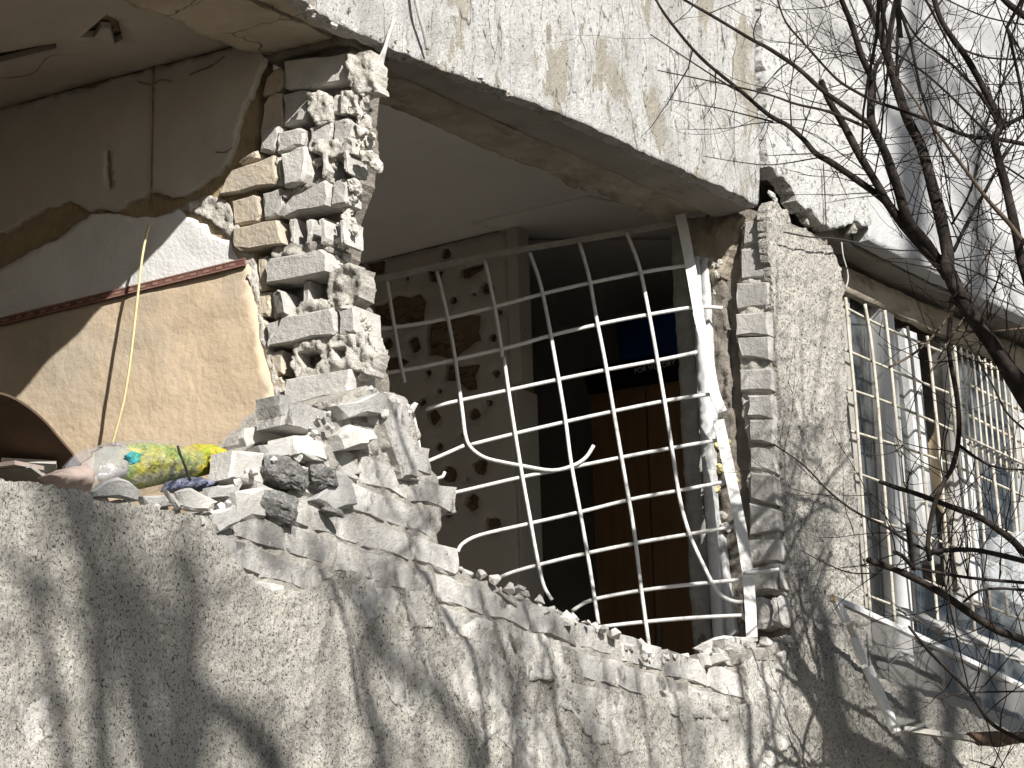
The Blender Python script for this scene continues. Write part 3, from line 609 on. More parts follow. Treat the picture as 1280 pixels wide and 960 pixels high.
# crumbling mortar between the courses
for pts, m, o in (([(384, 120), (398, 112), (412, 122), (410, 150), (392, 152), (384, 140)], 'whitemortar', .0), ([(424, 112), (444, 108), (444, 140), (424, 142)], 'whitemortar', -.01),
               ([(365, 430), (392, 420), (430, 418), (462, 416), (470, 440), (462, 468), (430, 462), (395, 470), (370, 474), (362, 450)], 'whitemortar', .0),
               ([(412, 340), (436, 328), (452, 336), (452, 372), (438, 380), (414, 384), (408, 366)], 'mortar', .0), ([(386, 376), (440, 372), (440, 386), (352, 398), (352, 388)], 'whitemortar', .0),
               ([(340, 308), (400, 300), (412, 308), (410, 314), (336, 324)], 'mortar', -.004), ([(394, 152), (412, 148), (412, 152), (394, 160)], 'mortar', 0), ([(385, 178), (440, 172), (442, 192), (410, 196), (386, 188)], 'whitemortar', .0),
               ([(430, 66), (462, 62), (468, 112), (444, 116), (432, 100)], 'whitemortar', -.01), ([(345, 196), (352, 196), (354, 232), (347, 232)], 'whitemortar', -.005), ([(352, 238), (412, 220), (412, 226), (354, 248)], 'mortar', -.004)):
    hs = []
    if len(pts) == 10: hs = [FPi.px([(372, 440), (392, 436), (401, 448), (392, 462), (376, 458)]), FPi.px([(416, 436), (431, 432), (433, 446), (420, 452)])]
    plate('mortar_lump', FPi.px(pts), FPi, M[m], .07, .009, lambda a, b: .014*fbm((a, b, 1), 26, 4), .008, holes=hs, parent=pcore, off=o, rfreq=22)
for x, y, sx, sy in [(455, 130, 20, 26), (452, 160, 24, 30), (462, 196, 40, 34), (470, 208, 26, 26), (436, 205, 14, 26), (418, 205, 16, 26), (440, 245, 14, 34), (434, 276, 16, 30), (426, 300, 16, 22), (420, 326, 16, 28), (437, 352, 30, 26), (440, 340, 24, 20), (452, 400, 18, 36),
                     (456, 440, 24, 30), (455, 471, 30, 20), (448, 92, 26, 32), (460, 82, 14, 40), (444, 290, 12, 26), (432, 236, 12, 20), (398, 205, 12, 26), (368, 290, 9, 24), (392, 292, 9, 22), (458, 120, 18, 30), (466, 170, 14, 18)]:
    w_ = sx/.24/1000*.82; h_ = sy/.395/1000*.86
    chunk('mortar_lump', on(0, -.35, x, y)+Vector((.0, 0, 0)), (w_, .05, h_), M['whitemortar'], pcore, n=18, rough=.010)
edge = [(112, 446), (150, 442), (180, 448), (225, 442), (262, 427), (300, 426), (345, 412), (378, 440), (420, 452), (470, 460)]
yy_ = 108
while yy_ < 478:
    x = float(np.interp(yy_, [e[0] for e in edge], [e[1] for e in edge]))
    for k in range(2):
        s = RND.uniform(.035, .075); chunk('mortar_lump', on(0, -.30-RND.uniform(0, .05), x+RND.uniform(-2, 16), yy_+RND.uniform(-6, 6)), (s*1.2, s*.8, s*RND.uniform(.7, 1.3)), M['whitemortar'], pcore, n=18, rough=.010)
    yy_ += RND.uniform(11, 17)
for i in range(40):
    y = RND.uniform(110, 480); x = float(np.interp(y, [e[0] for e in edge], [e[1] for e in edge]))+RND.uniform(-30, 14); s = RND.uniform(.008, .02)
    chunk('mortar_crumb', on(0, -.37, x, y), (s, s, s), M['whitemortar'], pcore, n=12)

# ================================================================== rubble lying on the broken wall top
def lie(x, y, yy=.06): return on(1, yy, x, y)
def frag(x, y, sx, sy, m, label, yy=.06, rot=0, rough=0, n=13, nm='rubble_chunk', grp=None, dep=.10, cat='rubble'):
    o = chunk(nm, lie(x, y, yy), (sx/.24/1000, dep, sy/.395/1000), M[m], None, rot, n, None, rough)
    return tag(o, label, cat, grp)
def fragp(px, m, label, yy=.04, t=.06, tilt=(0, 0), c=.008, nm='rubble_chunk', cat='rubble', jit=.006):
    fr = FY(yy); return tag(prism(nm, fr.px(px), fr, M[m], t=t, c=c, jit=jit, tilt=tilt), label, cat)
hp = FY(.035)
tag(plate('mortar_heap', hp.px([(378, 560), (392, 528), (412, 508), (440, 494), (468, 486), (492, 490), (514, 506), (522, 545), (527, 590), (500, 600), (470, 590), (430, 600), (396, 590)]), hp, M['mortar'], .22, .010,
    lambda a, b: .05*fbm((a, b, 2), 7, 2)+.022*fbm((a, b, 5), 24, 4), .015), 'dusty heap of crushed mortar capping the pier stump', 'rubble')
fragp([(423, 508), (470, 490), (484, 496), (480, 516), (440, 522)], 'greychunk', 'grey slab fragment sunk in the mortar cap below the lowest pier brick', -.03, .1, (0, .3))
fragp([(428, 540), (446, 530), (470, 534), (476, 550), (462, 560), (432, 558)], 'chunk', 'smooth rounded pale block in the middle of the mortar cap', -.035, .1, (0, -.2), .016)
fragp([(480, 496), (497, 492), (514, 508), (522, 560), (526, 600), (508, 596), (492, 560)], 'facebrick', 'tall weathered block at the open edge of the mortar cap', -.012, .1, (-.1, 0), .012)
frag(408, 512, 40, 22, 'mortar', 'crumbly mortar lump leaning on the lowest pier brick', .05, rough=.010, n=22)
fragp([(314, 534), (344, 532), (372, 540), (362, 556), (334, 552), (318, 556)], 'chunk', 'flat curved white plaster flake at the foot of the orange wallpaper', .12, .03, (.3, .2))
fragp([(370, 546), (397, 544), (410, 560), (412, 576), (368, 570)], 'chunk', 'sharp white block fragment lying beside the crushed mortar', -.005, .10, (-.1, -.2))
fragp([(336, 556), (372, 548), (366, 572), (340, 572)], 'greychunk', 'small grey wedge between the white plaster flakes', .02, .08, (.3, 0))
fragp([(293, 562), (332, 566), (330, 605), (290, 600)], 'brick', 'loose pale half brick beside the rubbish bag', .03, .085, (0, 0), .008, 'loose_brick', 'brick')
frag(356, 592, 74, 52, 'darkchunk', 'dark grey roughcast lump on top of the bricks', .01, .1, .012, n=30)
frag(400, 600, 46, 52, 'darkchunk', 'speckled grey roughcast lump next to the triangular block', .0, .3, .012, n=30)
fragp([(420, 590), (434, 592), (450, 630), (420, 638), (396, 622)], 'greychunk', 'grey triangular block fragment below the crushed mortar', -.012, .09, (0, .1))
frag(348, 634, 60, 54, 'darkchunk', 'darkest roughcast lump wedged under the loose pale half brick', .0, .0, .012, n=30)
fragp([(298, 613), (332, 607), (334, 646), (300, 650)], 'brick', 'broken pale brick with flaked face under the loose pale half brick', .0, .09, (0, .1), .012, 'loose_brick', 'brick')
frag(415, 640, 30, 14, 'darkchunk', 'thin dark stone sliver beneath the triangular block', -.005, .2, .006, n=18)
fragp([(228, 614), (240, 608), (268, 626), (260, 640), (232, 632)], 'chunk', 'white rectangular plaster piece below the dark blue foil', -.02, .03, (.2, .2))
fragp([(120, 610), (146, 597), (174, 610), (177, 628), (150, 620), (122, 619)], 'greychunk', 'pale grey pentagonal plaster slab leaning on the rubbish bag', -.005, .025, (0, .3))
fragp([(262, 640), (290, 634), (298, 652), (276, 664), (264, 655)], 'greychunk', 'grey splintered plaster piece at the end of the roughcast', -.005, .05, (.2, .2))
fragp([(206, 612), (214, 613), (232, 634), (226, 636)], 'chunk', 'thin pale plaster stick pointing down at the roughcast', -.022, .015)
fragp([(180, 622), (204, 618), (216, 632), (190, 638)], 'greychunk', 'small flat grey plaster flake between slab and plaster stick', -.008, .03, (.1, .3))
fragp([(270, 606), (296, 604), (300, 626), (268, 622)], 'greychunk', 'grey plaster wedge under the loose pale half brick, beside the foil', .03, .05, (.2, .3))
fragp([(880, 806), (905, 792), (936, 800), (926, 812), (892, 816)], 'chunk', 'white plaster flake lying at the foot of the jamb', .06, .04, (.2, .4))
fragp([(876, 818), (900, 814), (914, 826), (884, 836)], 'chunk', 'cracked pale block on the sill under the grille corner', .0, .06, (0, .2))
fragp([(916, 812), (962, 808), (968, 826), (922, 832)], 'mortar', 'flat mortar piece on the sill under the white post', .0, .06, (0, .2))
frag(630, 750, 48, 14, 'mortar', 'flat mortar lump on the sloping brick edge', .04, .38, .006, n=20)
fragp([(546, 686), (556, 682), (570, 692), (564, 704), (548, 700)], 'greychunk', 'grey half round brick end at the foot of the pier stump', .02, .1, (0, 0), .014)
cr = []
for i in range(170):
    r = RND.random()
    if r < .35: x = RND.uniform(550, 1000); y = np.interp(x, [550, 585, 630, 690, 760, 815, 860, 905, 960, 1000], [690, 714, 734, 762, 790, 820, 824, 816, 804, 800])+RND.uniform(-5, 6)
    elif r < .7: x = RND.uniform(375, 520); y = np.interp(x, [375, 420, 460, 500, 520], [545, 500, 482, 496, 510])+abs(RND.gauss(0, 26))
    else: x = RND.uniform(120, 470); y = np.interp(x, [120, 180, 262, 330, 470], [622, 628, 640, 560, 560])+RND.uniform(-6, 22)
    cr.append((x, y, RND.uniform(.005, .020)*(1.5 if r < .35 else 1)))
bm = bmesh.new()
for x, y, s in cr:
    c = lie(x, y, RND.uniform(-.01, .06)); vs = []
    for k in range(14):
        d_ = Vector((RND.gauss(0, 1), RND.gauss(0, 1), RND.gauss(0, .8))).normalized()*s*RND.uniform(.75, 1.1); vs.append(bm.verts.new(c+d_))
    r = bmesh.ops.convex_hull(bm, input=vs)
    bmesh.ops.delete(bm, geom=list({q for q in r['geom_interior'] if isinstance(q, bmesh.types.BMVert)}), context='VERTS')
me = bpy.data.meshes.new('rubble_crumbs'); bm.to_mesh(me); bm.free()
tag(link('rubble_crumbs', me, M['chunk']), 'small pale crumbs of brick and plaster along the broken wall top', 'rubble', kind='stuff')

# ================================================================== the bent grille
gr = thing('window_grille', 'bent white welded bar grille swung inwards from the right jamb', 'grille', tuple(on(1, .06, 940, 803)))
G0 = Vector((1.9, .28, 7.325)); G1 = Vector((1.338, .98, 6.834)); G2 = on(1, .06, 940, 803)
GN = (G1-G0).cross(G2-G0).normalized()
def gp(pts, d=0.0): return [onp(G0-GN*d, GN, x, y) for x, y in pts]
def bar(pts, d=0.0, r=.0068, nm='bar'):
    tubes(nm, [(smoothpath(gp(pts, d)), r)], M['paint'], gr, 7)
VB = [[(484, 352), (490, 390), (500, 450), (506, 478)],
      [(546, 340), (556, 380), (566, 430), (573, 478), (578, 515), (582, 545), (589, 560), (606, 572), (630, 578), (652, 582), (690, 588), (716, 582), (732, 572), (742, 557)],
      [(606, 326), (614, 362), (622, 405), (628, 446)],
      [(630, 447), (636, 490), (643, 535), (652, 590), (662, 645), (672, 700), (680, 733), (690, 750)],
      [(662, 316), (674, 350), (684, 395), (694, 450), (706, 520), (714, 580), (726, 645), (738, 715), (748, 780)],
      [(724, 303), (736, 345), (745, 395), (756, 450), (768, 520), (780, 590), (792, 660), (802, 740), (812, 812)],
      [(783, 291), (798, 330), (808, 375), (820, 440), (832, 510), (842, 575), (850, 625), (862, 668), (880, 708), (896, 738), (912, 750), (928, 752), (940, 745)]]
for v in VB: bar(v, 0)
HB = [[(470, 412), (540, 402), (620, 383), (700, 362), (800, 341), (850, 333), (868, 329)],
      [(452, 471), (520, 460), (580, 447), (645, 432), (690, 419), (760, 403), (830, 390), (870, 384), (903, 385)],
      [(532, 512), (560, 504), (630, 489), (700, 474), (760, 462), (830, 449), (872, 440)],
      [(532, 578), (560, 566), (580, 557)], [(588, 556), (640, 543), (704, 528), (768, 514), (838, 500), (894, 492)],
      [(542, 622), (590, 611), (650, 597), (716, 584), (786, 570), (840, 560), (898, 550)],
      [(572, 690), (578, 680), (600, 669), (660, 655), (726, 640), (790, 624), (850, 613), (908, 602)],
      [(615, 726), (645, 714), (690, 702), (732, 692), (800, 678), (860, 668), (918, 658)],
      [(715, 764), (740, 750), (802, 738), (870, 730), (935, 724)], [(740, 785), (800, 778), (870, 772), (934, 769)]]
for i, h_ in enumerate(HB): bar(h_, .014)
bar([(545, 690), (542, 640)], 0, .006)
bar([(541, 603), (547, 598), (553, 596), (556, 590)], .0, .006)
bar([(515, 510), (522, 545), (527, 582), (529, 605)], .01, .006)
bar([(930, 716), (950, 715), (974, 712)], -.02, .007)
def flat(pts, wd, th, nm, d=0.0, m='paint'):
    pts = smoothpath(gp(pts, d), 3); V = []; Fc = []
    for i, p in enumerate(pts):
        t = (pts[min(i+1, len(pts)-1)]-pts[max(i-1, 0)]).normalized(); s = t.cross(GN).normalized()
        for a, b in ((-1, -1), (1, -1), (1, 1), (-1, 1)): V.append(p+s*wd/2*a+GN*th/2*b)
        if i:
            q = 4*(i-1)
            for k in range(4): Fc.append((q+k, q+(k+1) % 4, q+4+(k+1) % 4, q+4+k))
    Fc += [(3, 2, 1, 0), tuple(len(V)-4+k for k in range(4))]
    link(nm, mesh(nm, V, Fc), M[m], gr)
flat([(850, 268), (857, 300), (866, 350), (874, 395)], .036, .006, 'frame_post', -.01)
flat([(872, 390), (884, 440), (893, 490), (903, 515)], .034, .006, 'frame_post', -.014)
flat([(898, 525), (912, 590), (926, 660), (936, 730), (940, 802)], .038, .006, 'frame_post', -.014)
flat([(470, 350), (500, 343), (560, 330), (640, 314), (720, 301), (800, 287), (852, 277)], .020, .006, 'top_rail', .005, 'greyframe')  # unpainted rail, with its shade put into the darker colour too

# ================================================================== right room
rw = thing('room_wall', 'pitted room wall behind the grille with brown patches of lost plaster', 'wall', (2.7, 2.2, 5.05))
FR = FX(2.6)
def z7(l): return [(440+x*.3645, 270+y*.3645) for x, y in l]
def blob(x, y, r, n=9): return [(x+r*math.cos(6.283*i/n)*RND.uniform(.7, 1.2), y+r*1.1*math.sin(6.283*i/n)*RND.uniform(.7, 1.2)) for i in range(n)]
pat = [[(48, 158), (115, 152), (110, 198), (78, 202), (52, 182)], [(255, 188), (315, 182), (300, 225), (265, 226)], [(372, 182), (462, 154), (448, 190), (402, 218), (370, 214)],
       [(70, 305), (150, 272), (240, 268), (248, 330), (246, 372), (200, 384), (130, 378), (75, 380)], [(262, 365), (350, 345), (440, 338), (444, 428), (400, 455), (330, 488), (262, 482), (255, 430)],
       [(92, 492), (150, 482), (198, 500), (160, 528), (110, 524)], [(322, 512), (440, 508), (430, 590), (400, 600), (360, 570), (318, 566)],
       [(462, 800), (500, 790), (560, 715), (545, 760), (520, 870), (530, 960), (490, 930)], [(600, 720), (665, 742), (668, 840), (640, 870), (590, 850), (575, 770)]]
for x, y, r in ((320, 130, 18), (481, 420, 14), (260, 540, 11), (495, 541, 15), (281, 690, 25), (333, 888, 27), (378, 752, 9), (192, 216, 8), (466, 248, 24), (100, 100, 7), (30, 88, 6), (395, 903, 7), (628, 682, 10), (548, 1110, 28)): pat.append(blob(x, y, r))
rp = random.Random(5)
for x, y, r in ((30, 250, 26), (120, 440, 20), (215, 440, 24), (240, 640, 14), (420, 680, 18), (470, 640, 12), (120, 620, 22), (60, 560, 24), (180, 760, 20), (300, 790, 12), (440, 860, 26), (240, 870, 18), (410, 980, 30), (330, 1010, 22), (200, 980, 16), (480, 1060, 30), (505, 330, 9), (350, 290, 12), (420, 270, 8), (300, 600, 8), (60, 420, 16)): pat.append(blob(x, y, r, 11))
hol = [FR.px(z7(p)) for p in pat]
yc = -on(0, 2.6, 640, 450).y
wl = [(-4.15, 5.055), (yc, 5.055), (yc, 7.895), (-4.15, 7.895)]
hol = [h_ for h_ in hol if all(q[0] < yc-.02 for q in h_)]
plate('plaster', wl, FR, M['roomwall'], .02, .03, lambda a, b: .004*fbm((a, b, 5), 4, 3), .004, holes=hol, hrag=.022, parent=rw)
box('wall_body', (2.622, -yc, 5.055), (2.74, 4.15, 7.895), M['brownwall'], rw)
box('corner_post', (2.585, -yc-.05, 7.3), (2.66, -yc-.003, 7.895), M['roomwall'], rw)
box('corner_plaster', (2.605, -yc-.012, 5.055), (2.74, -yc-.001, 7.29), M['roomwall'], rw)
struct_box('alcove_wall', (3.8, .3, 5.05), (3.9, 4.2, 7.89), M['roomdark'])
struct_box('window_dark_backing', (2.75, .66, 5.05), (6, .72, 7.55), M['paintedshade'])  # added dark sheet: the gloom behind the window is in its colour
FCk = FZ(7.895)
plate('ceiling_panel', FCk.px([(589, 279), (736, 246), (850, 270), (860, 300), (640, 300), (629, 290)]), FCk, M['ceil'], .01, .05)['kind'] = 'structure'

wd = thing('wardrobe', 'dark brown wooden wardrobe in the dim alcove behind the grille', 'wardrobe', (3.5, 1.5, 5.05))
q0 = on(0, 3.3, 735, 492); q1 = on(0, 3.3, 852, 470)
ztop = (q0.z+q1.z)/2
box('carcass', (3.32, q1.y-.25, 5.055), (3.78, q0.y, ztop), M['wood'], wd)
ym = (q0.y+q1.y-.1)/2
for a, b in ((q1.y-.24, ym-.004), (ym+.004, q0.y-.01)):
    d = box('door', (3.298, a, 5.12), (3.318, b, ztop-.03), M['wood'], wd)
    box('handle', (3.28, (ym-.03 if b < ym else ym+.022), 6.35), (3.296, (ym-.022 if b < ym else ym+.03), 6.50), M['greyframe'], d)
bn = thing('banner', 'dark blue and black banner reading FOR VICTORY above the wardrobe', 'banner', (3.35, 1.5, ztop))
FBn = FX(3.31)
plate('blue_field', FBn.px([(770, 404), (852, 386), (852, 440), (776, 452)]), FBn, M['blue'], .02, .04, parent=bn)
plate('black_field', FBn.px([(728, 462), (776, 452.6), (852, 440.6), (852, 474), (735, 492)]), FBn, M['black'], .02, .04, parent=bn)
tcv = bpy.data.curves.new('lettering', 'FONT'); tcv.body = 'FOR VICTORY'; tcv.extrude = .001
to = bpy.data.objects.new('tmp', tcv); COL.objects.link(to)
bpy.context.view_layer.update()
tm = bpy.data.meshes.new_from_object(to.evaluated_get(bpy.context.evaluated_depsgraph_get()))
bpy.data.objects.remove(to)
a0 = on(0, 3.3, 793, 467); a1 = on(0, 3.3, 844, 456); ux = (a1-a0)
wtxt = max(v.co.x for v in tm.vertices); sc = ux.length/wtxt; uxn = ux.normalized()
tm.transform(Matrix.Translation(a0) @ Matrix(((uxn.x, 0, -1, 0), (uxn.y, 0, 0, 0), (uxn.z, 1, 0, 0), (0, 0, 0, 1))) @ Matrix.Scale(sc, 4))
tm.name = 'lettering'; link('lettering', tm, M['letter'], bn)

# ================================================================== things in the left room
bag = thing('rubbish_bag', 'clear plastic bag stuffed with yellow and green rubbish on the wall top', 'bag', tuple(on(1, .22, 180, 618)))
def sack(name, px, m, yy, dep, wr=.008, parent=None, fq=18):
    """a soft bulging body from its outline seen on the plane y=yy"""
    fr = FY(yy); pts = fr.px(px); lp = ragged(pts, .008, .002, 3); kd = kdtree.KDTree(len(lp))
    for i, p in enumerate(lp): kd.insert((p[0], p[1], 0), i)
    kd.balance(); cx = max(p[0] for p in pts)-min(p[0] for p in pts); cz = max(p[1] for p in pts)-min(p[1] for p in pts); R = min(cx, cz)*.5
    def h(a, b):
        d = min(1, kd.find((a, b, 0))[2]/R); return dep*math.sqrt(max(0, 1-(1-d)**2)) + wr*(1-3*abs(fbm((a*.8, b*1.4, 1), fq, 3)))*min(1, d*4)
    return plate(name, pts, fr, m, dep*.7, .010, h, .002, parent=parent)
sack('contents', [(140, 560), (165, 556), (200, 556), (226, 562), (232, 585), (226, 600), (200, 606), (170, 612), (150, 606), (139, 585)], M['rubbish'], .22, .09, parent=bag)
sack('scrap_end', [(222, 560), (240, 556), (262, 558), (269, 572), (267, 590), (250, 596), (234, 600), (226, 585)], M['moss'], .20, .07, parent=bag, wr=.015, fq=40)
sack('plastic_film', [(99, 600), (104, 578), (120, 560), (142, 552), (180, 551), (224, 555), (236, 575), (234, 600), (210, 612), (170, 618), (125, 622), (104, 616)], M['film'], .21, .11, parent=bag, wr=.014, fq=14)
sack('bunched_end', [(99, 602), (104, 578), (120, 560), (142, 553), (150, 570), (144, 600), (140, 620), (112, 620)], M['film2'], .20, .09, parent=bag, wr=.006, fq=10)
prism('printed_patch', FY(.10).px([(159, 570), (168, 564), (178, 568), (176, 577), (166, 580)]), FY(.10), M['patch'], t=.012, c=.004, parent=bag)
tubes('tie_cord', [(smoothpath([on(1, .10, x, y) for x, y in ((222, 557), (226, 570), (232, 584), (238, 600))]), .004)], M['blackcable'], bag)
tag(sack('foil_rag', [(212, 612), (218, 600), (234, 597), (250, 600), (266, 602), (262, 612), (240, 616)], M['bluerag'], .14, .05, wr=.02, fq=45), 'crumpled dark blue foil scrap in front of the rubbish bag', 'foil')
tag(sack('wrapped_parcel', [(60, 594), (84, 585), (102, 582), (108, 600), (104, 618), (80, 612)], M['soft'], .18, .06, wr=.006), 'dull pink wrapped parcel between brown board and rubbish bag', 'parcel')
# warped board
pr = [on(1, .30, x, y) for x, y in ((-60, 486), (-20, 490), (8, 495), (32, 508), (55, 527), (75, 550), (92, 570), (104, 588))]
pr = smoothpath(pr, 4); V = []; Fc = []; dv = Vector((-.25, 1.1, .12))
for i, p in enumerate(pr):
    up = Vector((.004, 0, .007)); V += [p, p+dv, p+dv+up, p+up]
    if i:
        q = 4*(i-1)
        for k in range(4): Fc.append((q+k, q+4+k, q+4+(k+1) % 4, q+(k+1) % 4))
Fc += [(0, 1, 2, 3), tuple(len(V)-1-k for k in range(4))]
tag(link('warped_board', mesh('warped_board', V, Fc), M['brownboard'], smooth=False), 'dark brown warped board curling up behind the roughcast wall top', 'board')
for i, (x, y, wdt, an) in enumerate(((20, 592, 60, .1), (12, 585, 50, -.05), (38, 590, 40, .3))):
    c = on(1, .45, x, y); o = box('book', (-.06, -.08, -.006), (.06, .08, .006), M['greyframe'] if i != 1 else M['soft'])
    o.location = c; o.rotation_euler = (.1, an, an*2)
    tag(o, ['pale grey booklet lying flat under the warped board', 'brownish booklet on the pile under the warped board', 'grey booklet tilted at the edge of the pile under the warped board'][i], 'booklet')
# hanging cords
tag(tubes('cord', [(smoothpath([on(0, -.43, 186, 282), on(0, -.46, 178, 320), on(0, -.49, 170, 390), on(0, -.50, 163, 450), on(0, -.50, 155, 500), on(0, -.50, 146, 535), on(0, -.50, 140, 556)]), .0042)], M['yellowcord']), 'pale yellow cord hanging down in front of the orange wallpaper', 'cord')
tag(tubes('loose_wire', [(smoothpath([on(1, .02, 506, -20), on(1, .02, 502, 8), on(1, -.02, 488, 38), on(1, -.03, 480, 66), on(1, 0, 474, 92), on(1, .02, 464, 104), on(1, .03, 466, 112), on(1, .02, 478, 110)]), [.006]*8+[.007]*8+[.006]*5+[.004]*8), (smoothpath([on(1, .01, 500, -20), on(1, .0, 492, 20), on(1, -.03, 484, 50), on(1, -.02, 470, 84), on(1, .0, 470, 100), on(1, .0, 461, 98)]), .004), (smoothpath([on(1, 0, 474, 96), on(1, -.02, 468, 106), on(1, -.03, 476, 112), on(1, -.02, 470, 100)]), .005)], M['cable']), 'thick grey wire bundle dangling over the top of the brick pier', 'wire')
tag(tubes('wall_cable', [(smoothpath([on(1, -.03, 518, -15), on(1, -.03, 523, 15), on(1, -.03, 530, 40), on(1, -.02, 534, 62)]), .007)], M['cable']), 'thin grey cable running down the peeling wall above the lintel', 'cable')
tag(tubes('thin_wire', [(smoothpath([on(1, -.03, 1029, 205), on(1, -.03, 1031, 240), on(1, -.03, 1033, 290)]), .0025)], M['blackcable']), 'short thin black wire hanging over the speckled white panel', 'wire')
tag(tubes('sagging_cable', [(smoothpath([on(1, -.05, x, y) for x, y in ((980, 290), (1010, 296), (1042, 298), (1070, 303), (1092, 309), (1125, 313), (1160, 316), (1230, 345), (1300, 378))]), .0032)], M['blackcable']), 'black cable sagging across the broken edge towards the right window', 'cable')
tag(tubes('hanging_wire', [(smoothpath([on(1, .04, x, y) for x, y in ((1052, 303), (1054, 320), (1059, 338), (1060, 350), (1057, 360))]), .003)], M['cable']), 'thin wire hanging under the slab edge at the right window', 'wire')

# ================================================================== right window
rwn = thing('window', 'white plastic window with dusty panes and an open dark gap behind bars', 'window', tuple(on(1, .2, 1130, 862)))
FWi = FY(.20)
def wq(nm, q, m, off=0, t=.05, par=rwn): return prism(nm, FWi.px(q), FWi, M[m], off=off, t=t, c=.003, jit=.001, parent=par)
wq('frame_strip', [(1090, 385), (1108, 392), (1142, 862), (1118, 853)], 'frame', .03)
wq('frame_strip', [(1047, 350), (1057, 353), (1090, 845), (1078, 841)], 'greyframe', .01)
wq('frame_strip', [(1127, 410), (1143, 417), (1173, 705), (1157, 700)], 'frame', .01)
wq('frame_strip', [(1176, 425), (1192, 432), (1214, 740), (1197, 734)], 'greyframe', .0)
wq('frame_strip', [(1190, 545), (1209, 552), (1222, 760), (1203, 754)], 'frame', .025)
wq('frame_strip', [(1270, 480), (1290, 488), (1310, 800), (1290, 795)], 'frame', .01)
wq('frame_rail', [(1118, 848), (1300, 915), (1300, 935), (1119, 864)], 'frame', .035)
wq('frame_rail', [(1046, 338), (1300, 450), (1300, 470), (1047, 356)], 'greyframe', .012)
for q in ([(1057, 354), (1090, 386), (1118, 853), (1090, 843)], [(1108, 393), (1128, 411), (1160, 720), (1165, 868), (1142, 860)], [(1192, 434), (1270, 480), (1292, 800), (1214, 762)]):
    wq('pane', q, 'glass', -.02, .006)
wq('pane', [(1160, 722), (1290, 790), (1298, 914), (1166, 868)], 'glass', -.018, .006)
plate('cardboard', FWi.px([(1169, 540), (1176, 488), (1181, 580), (1188, 652), (1173, 634), (1155, 566)], -.03), FWi, M['card'], .006, .04, lambda a, b: .01*fbm((a, b, 1), 5, 2), .003, parent=rwn, off=-.03)
FCu = FY(.40)
for q in ([(1195, 420), (1330, 480), (1340, 760), (1215, 715)], [(1050, 360), (1075, 372), (1100, 800), (1078, 790)]):
    tag(plate('curtain', FCu.px(q), FCu, M['curtain'], .004, .03, lambda a, b: .02*math.sin(a*42), 0), 'pale curtain hanging behind the dusty glass beside the second grille' if q[0][0] > 1100 else 'narrow pale curtain edge behind the pane next to the roughcast pier', 'curtain')
plate('head_board', FY(.16).px([(1053, 332), (1300, 445), (1300, 472), (1053, 362)]), FY(.16), M['lintelinner'], .03, .04, lambda a, b: .006*fbm((a, b, 1), 9, 3), .006, parent=rwn)
# bars in front of it
g2 = thing('window_grille', 'old cream bar grille fixed over the right window next to the roughcast pier', 'grille', tuple(on(1, .03, 1085, 800)))
for l in ([(1057, 372), (1062, 430), (1068, 490), (1075, 580), (1081, 670), (1088, 768)], [(1081, 380), (1088, 420), (1096, 490), (1104, 590), (1111, 680), (1119, 780)], [(1106, 388), (1112, 440), (1121, 530), (1131, 630), (1141, 740), (1148, 840)],
          [(1134, 408), (1140, 450), (1150, 552), (1160, 650), (1170, 750), (1180, 860)], [(1159, 420), (1165, 470), (1176, 580), (1184, 690), (1196, 800)], [(1183, 430), (1190, 490), (1200, 590), (1210, 700), (1220, 800)], [(1193, 432), (1200, 500), (1209, 590), (1218, 690)],
          [(1219, 560), (1228, 650), (1238, 760)], [(1241, 580), (1250, 660), (1260, 770)], [(1265, 590), (1272, 670), (1282, 780)]):
    tubes('bar', [(smoothpath([on(1, .02, x, y) for x, y in l]), .0065)], M['oldpaint'], g2, 6)
for l in ([(1052, 382), (1107, 410), (1180, 441)], [(1056, 437), (1140, 473), (1195, 495)], [(1060, 486), (1120, 507), (1195, 540), (1290, 585)], [(1064, 539), (1125, 558), (1195, 583), (1290, 625)], [(1067, 590), (1125, 611), (1200, 640), (1290, 678)],
          [(1074, 645), (1165, 673), (1290, 725)], [(1083, 744), (1140, 766), (1290, 826)], [(1080, 700), (1140, 720), (1290, 780)]):
    tubes('cross_bar', [(smoothpath([on(1, .036, x, y) for x, y in l]), .0052)], M['oldpaint'], g2, 6)
g3 = thing('window_grille', 'finely spaced cream bar grille over the far end of the right window', 'grille', tuple(on(1, .03, 1240, 640)))
for i in range(13):
    x = 1201+i*7.5; y = 434+i*3.6
    tubes('bar', [(smoothpath([on(1, .05, x, y), on(1, .05, x+7, y+70), on(1, .05, x+13, y+135)]), .0045)], M['oldpaint'], g3, 5)
for d in (6, 44, 84, 122):
    tubes('cross_bar', [([on(1, .062, 1199+d*.09, 433+d), on(1, .062, 1300, 481+d)], .006)], M['oldpaint'], g3, 5)

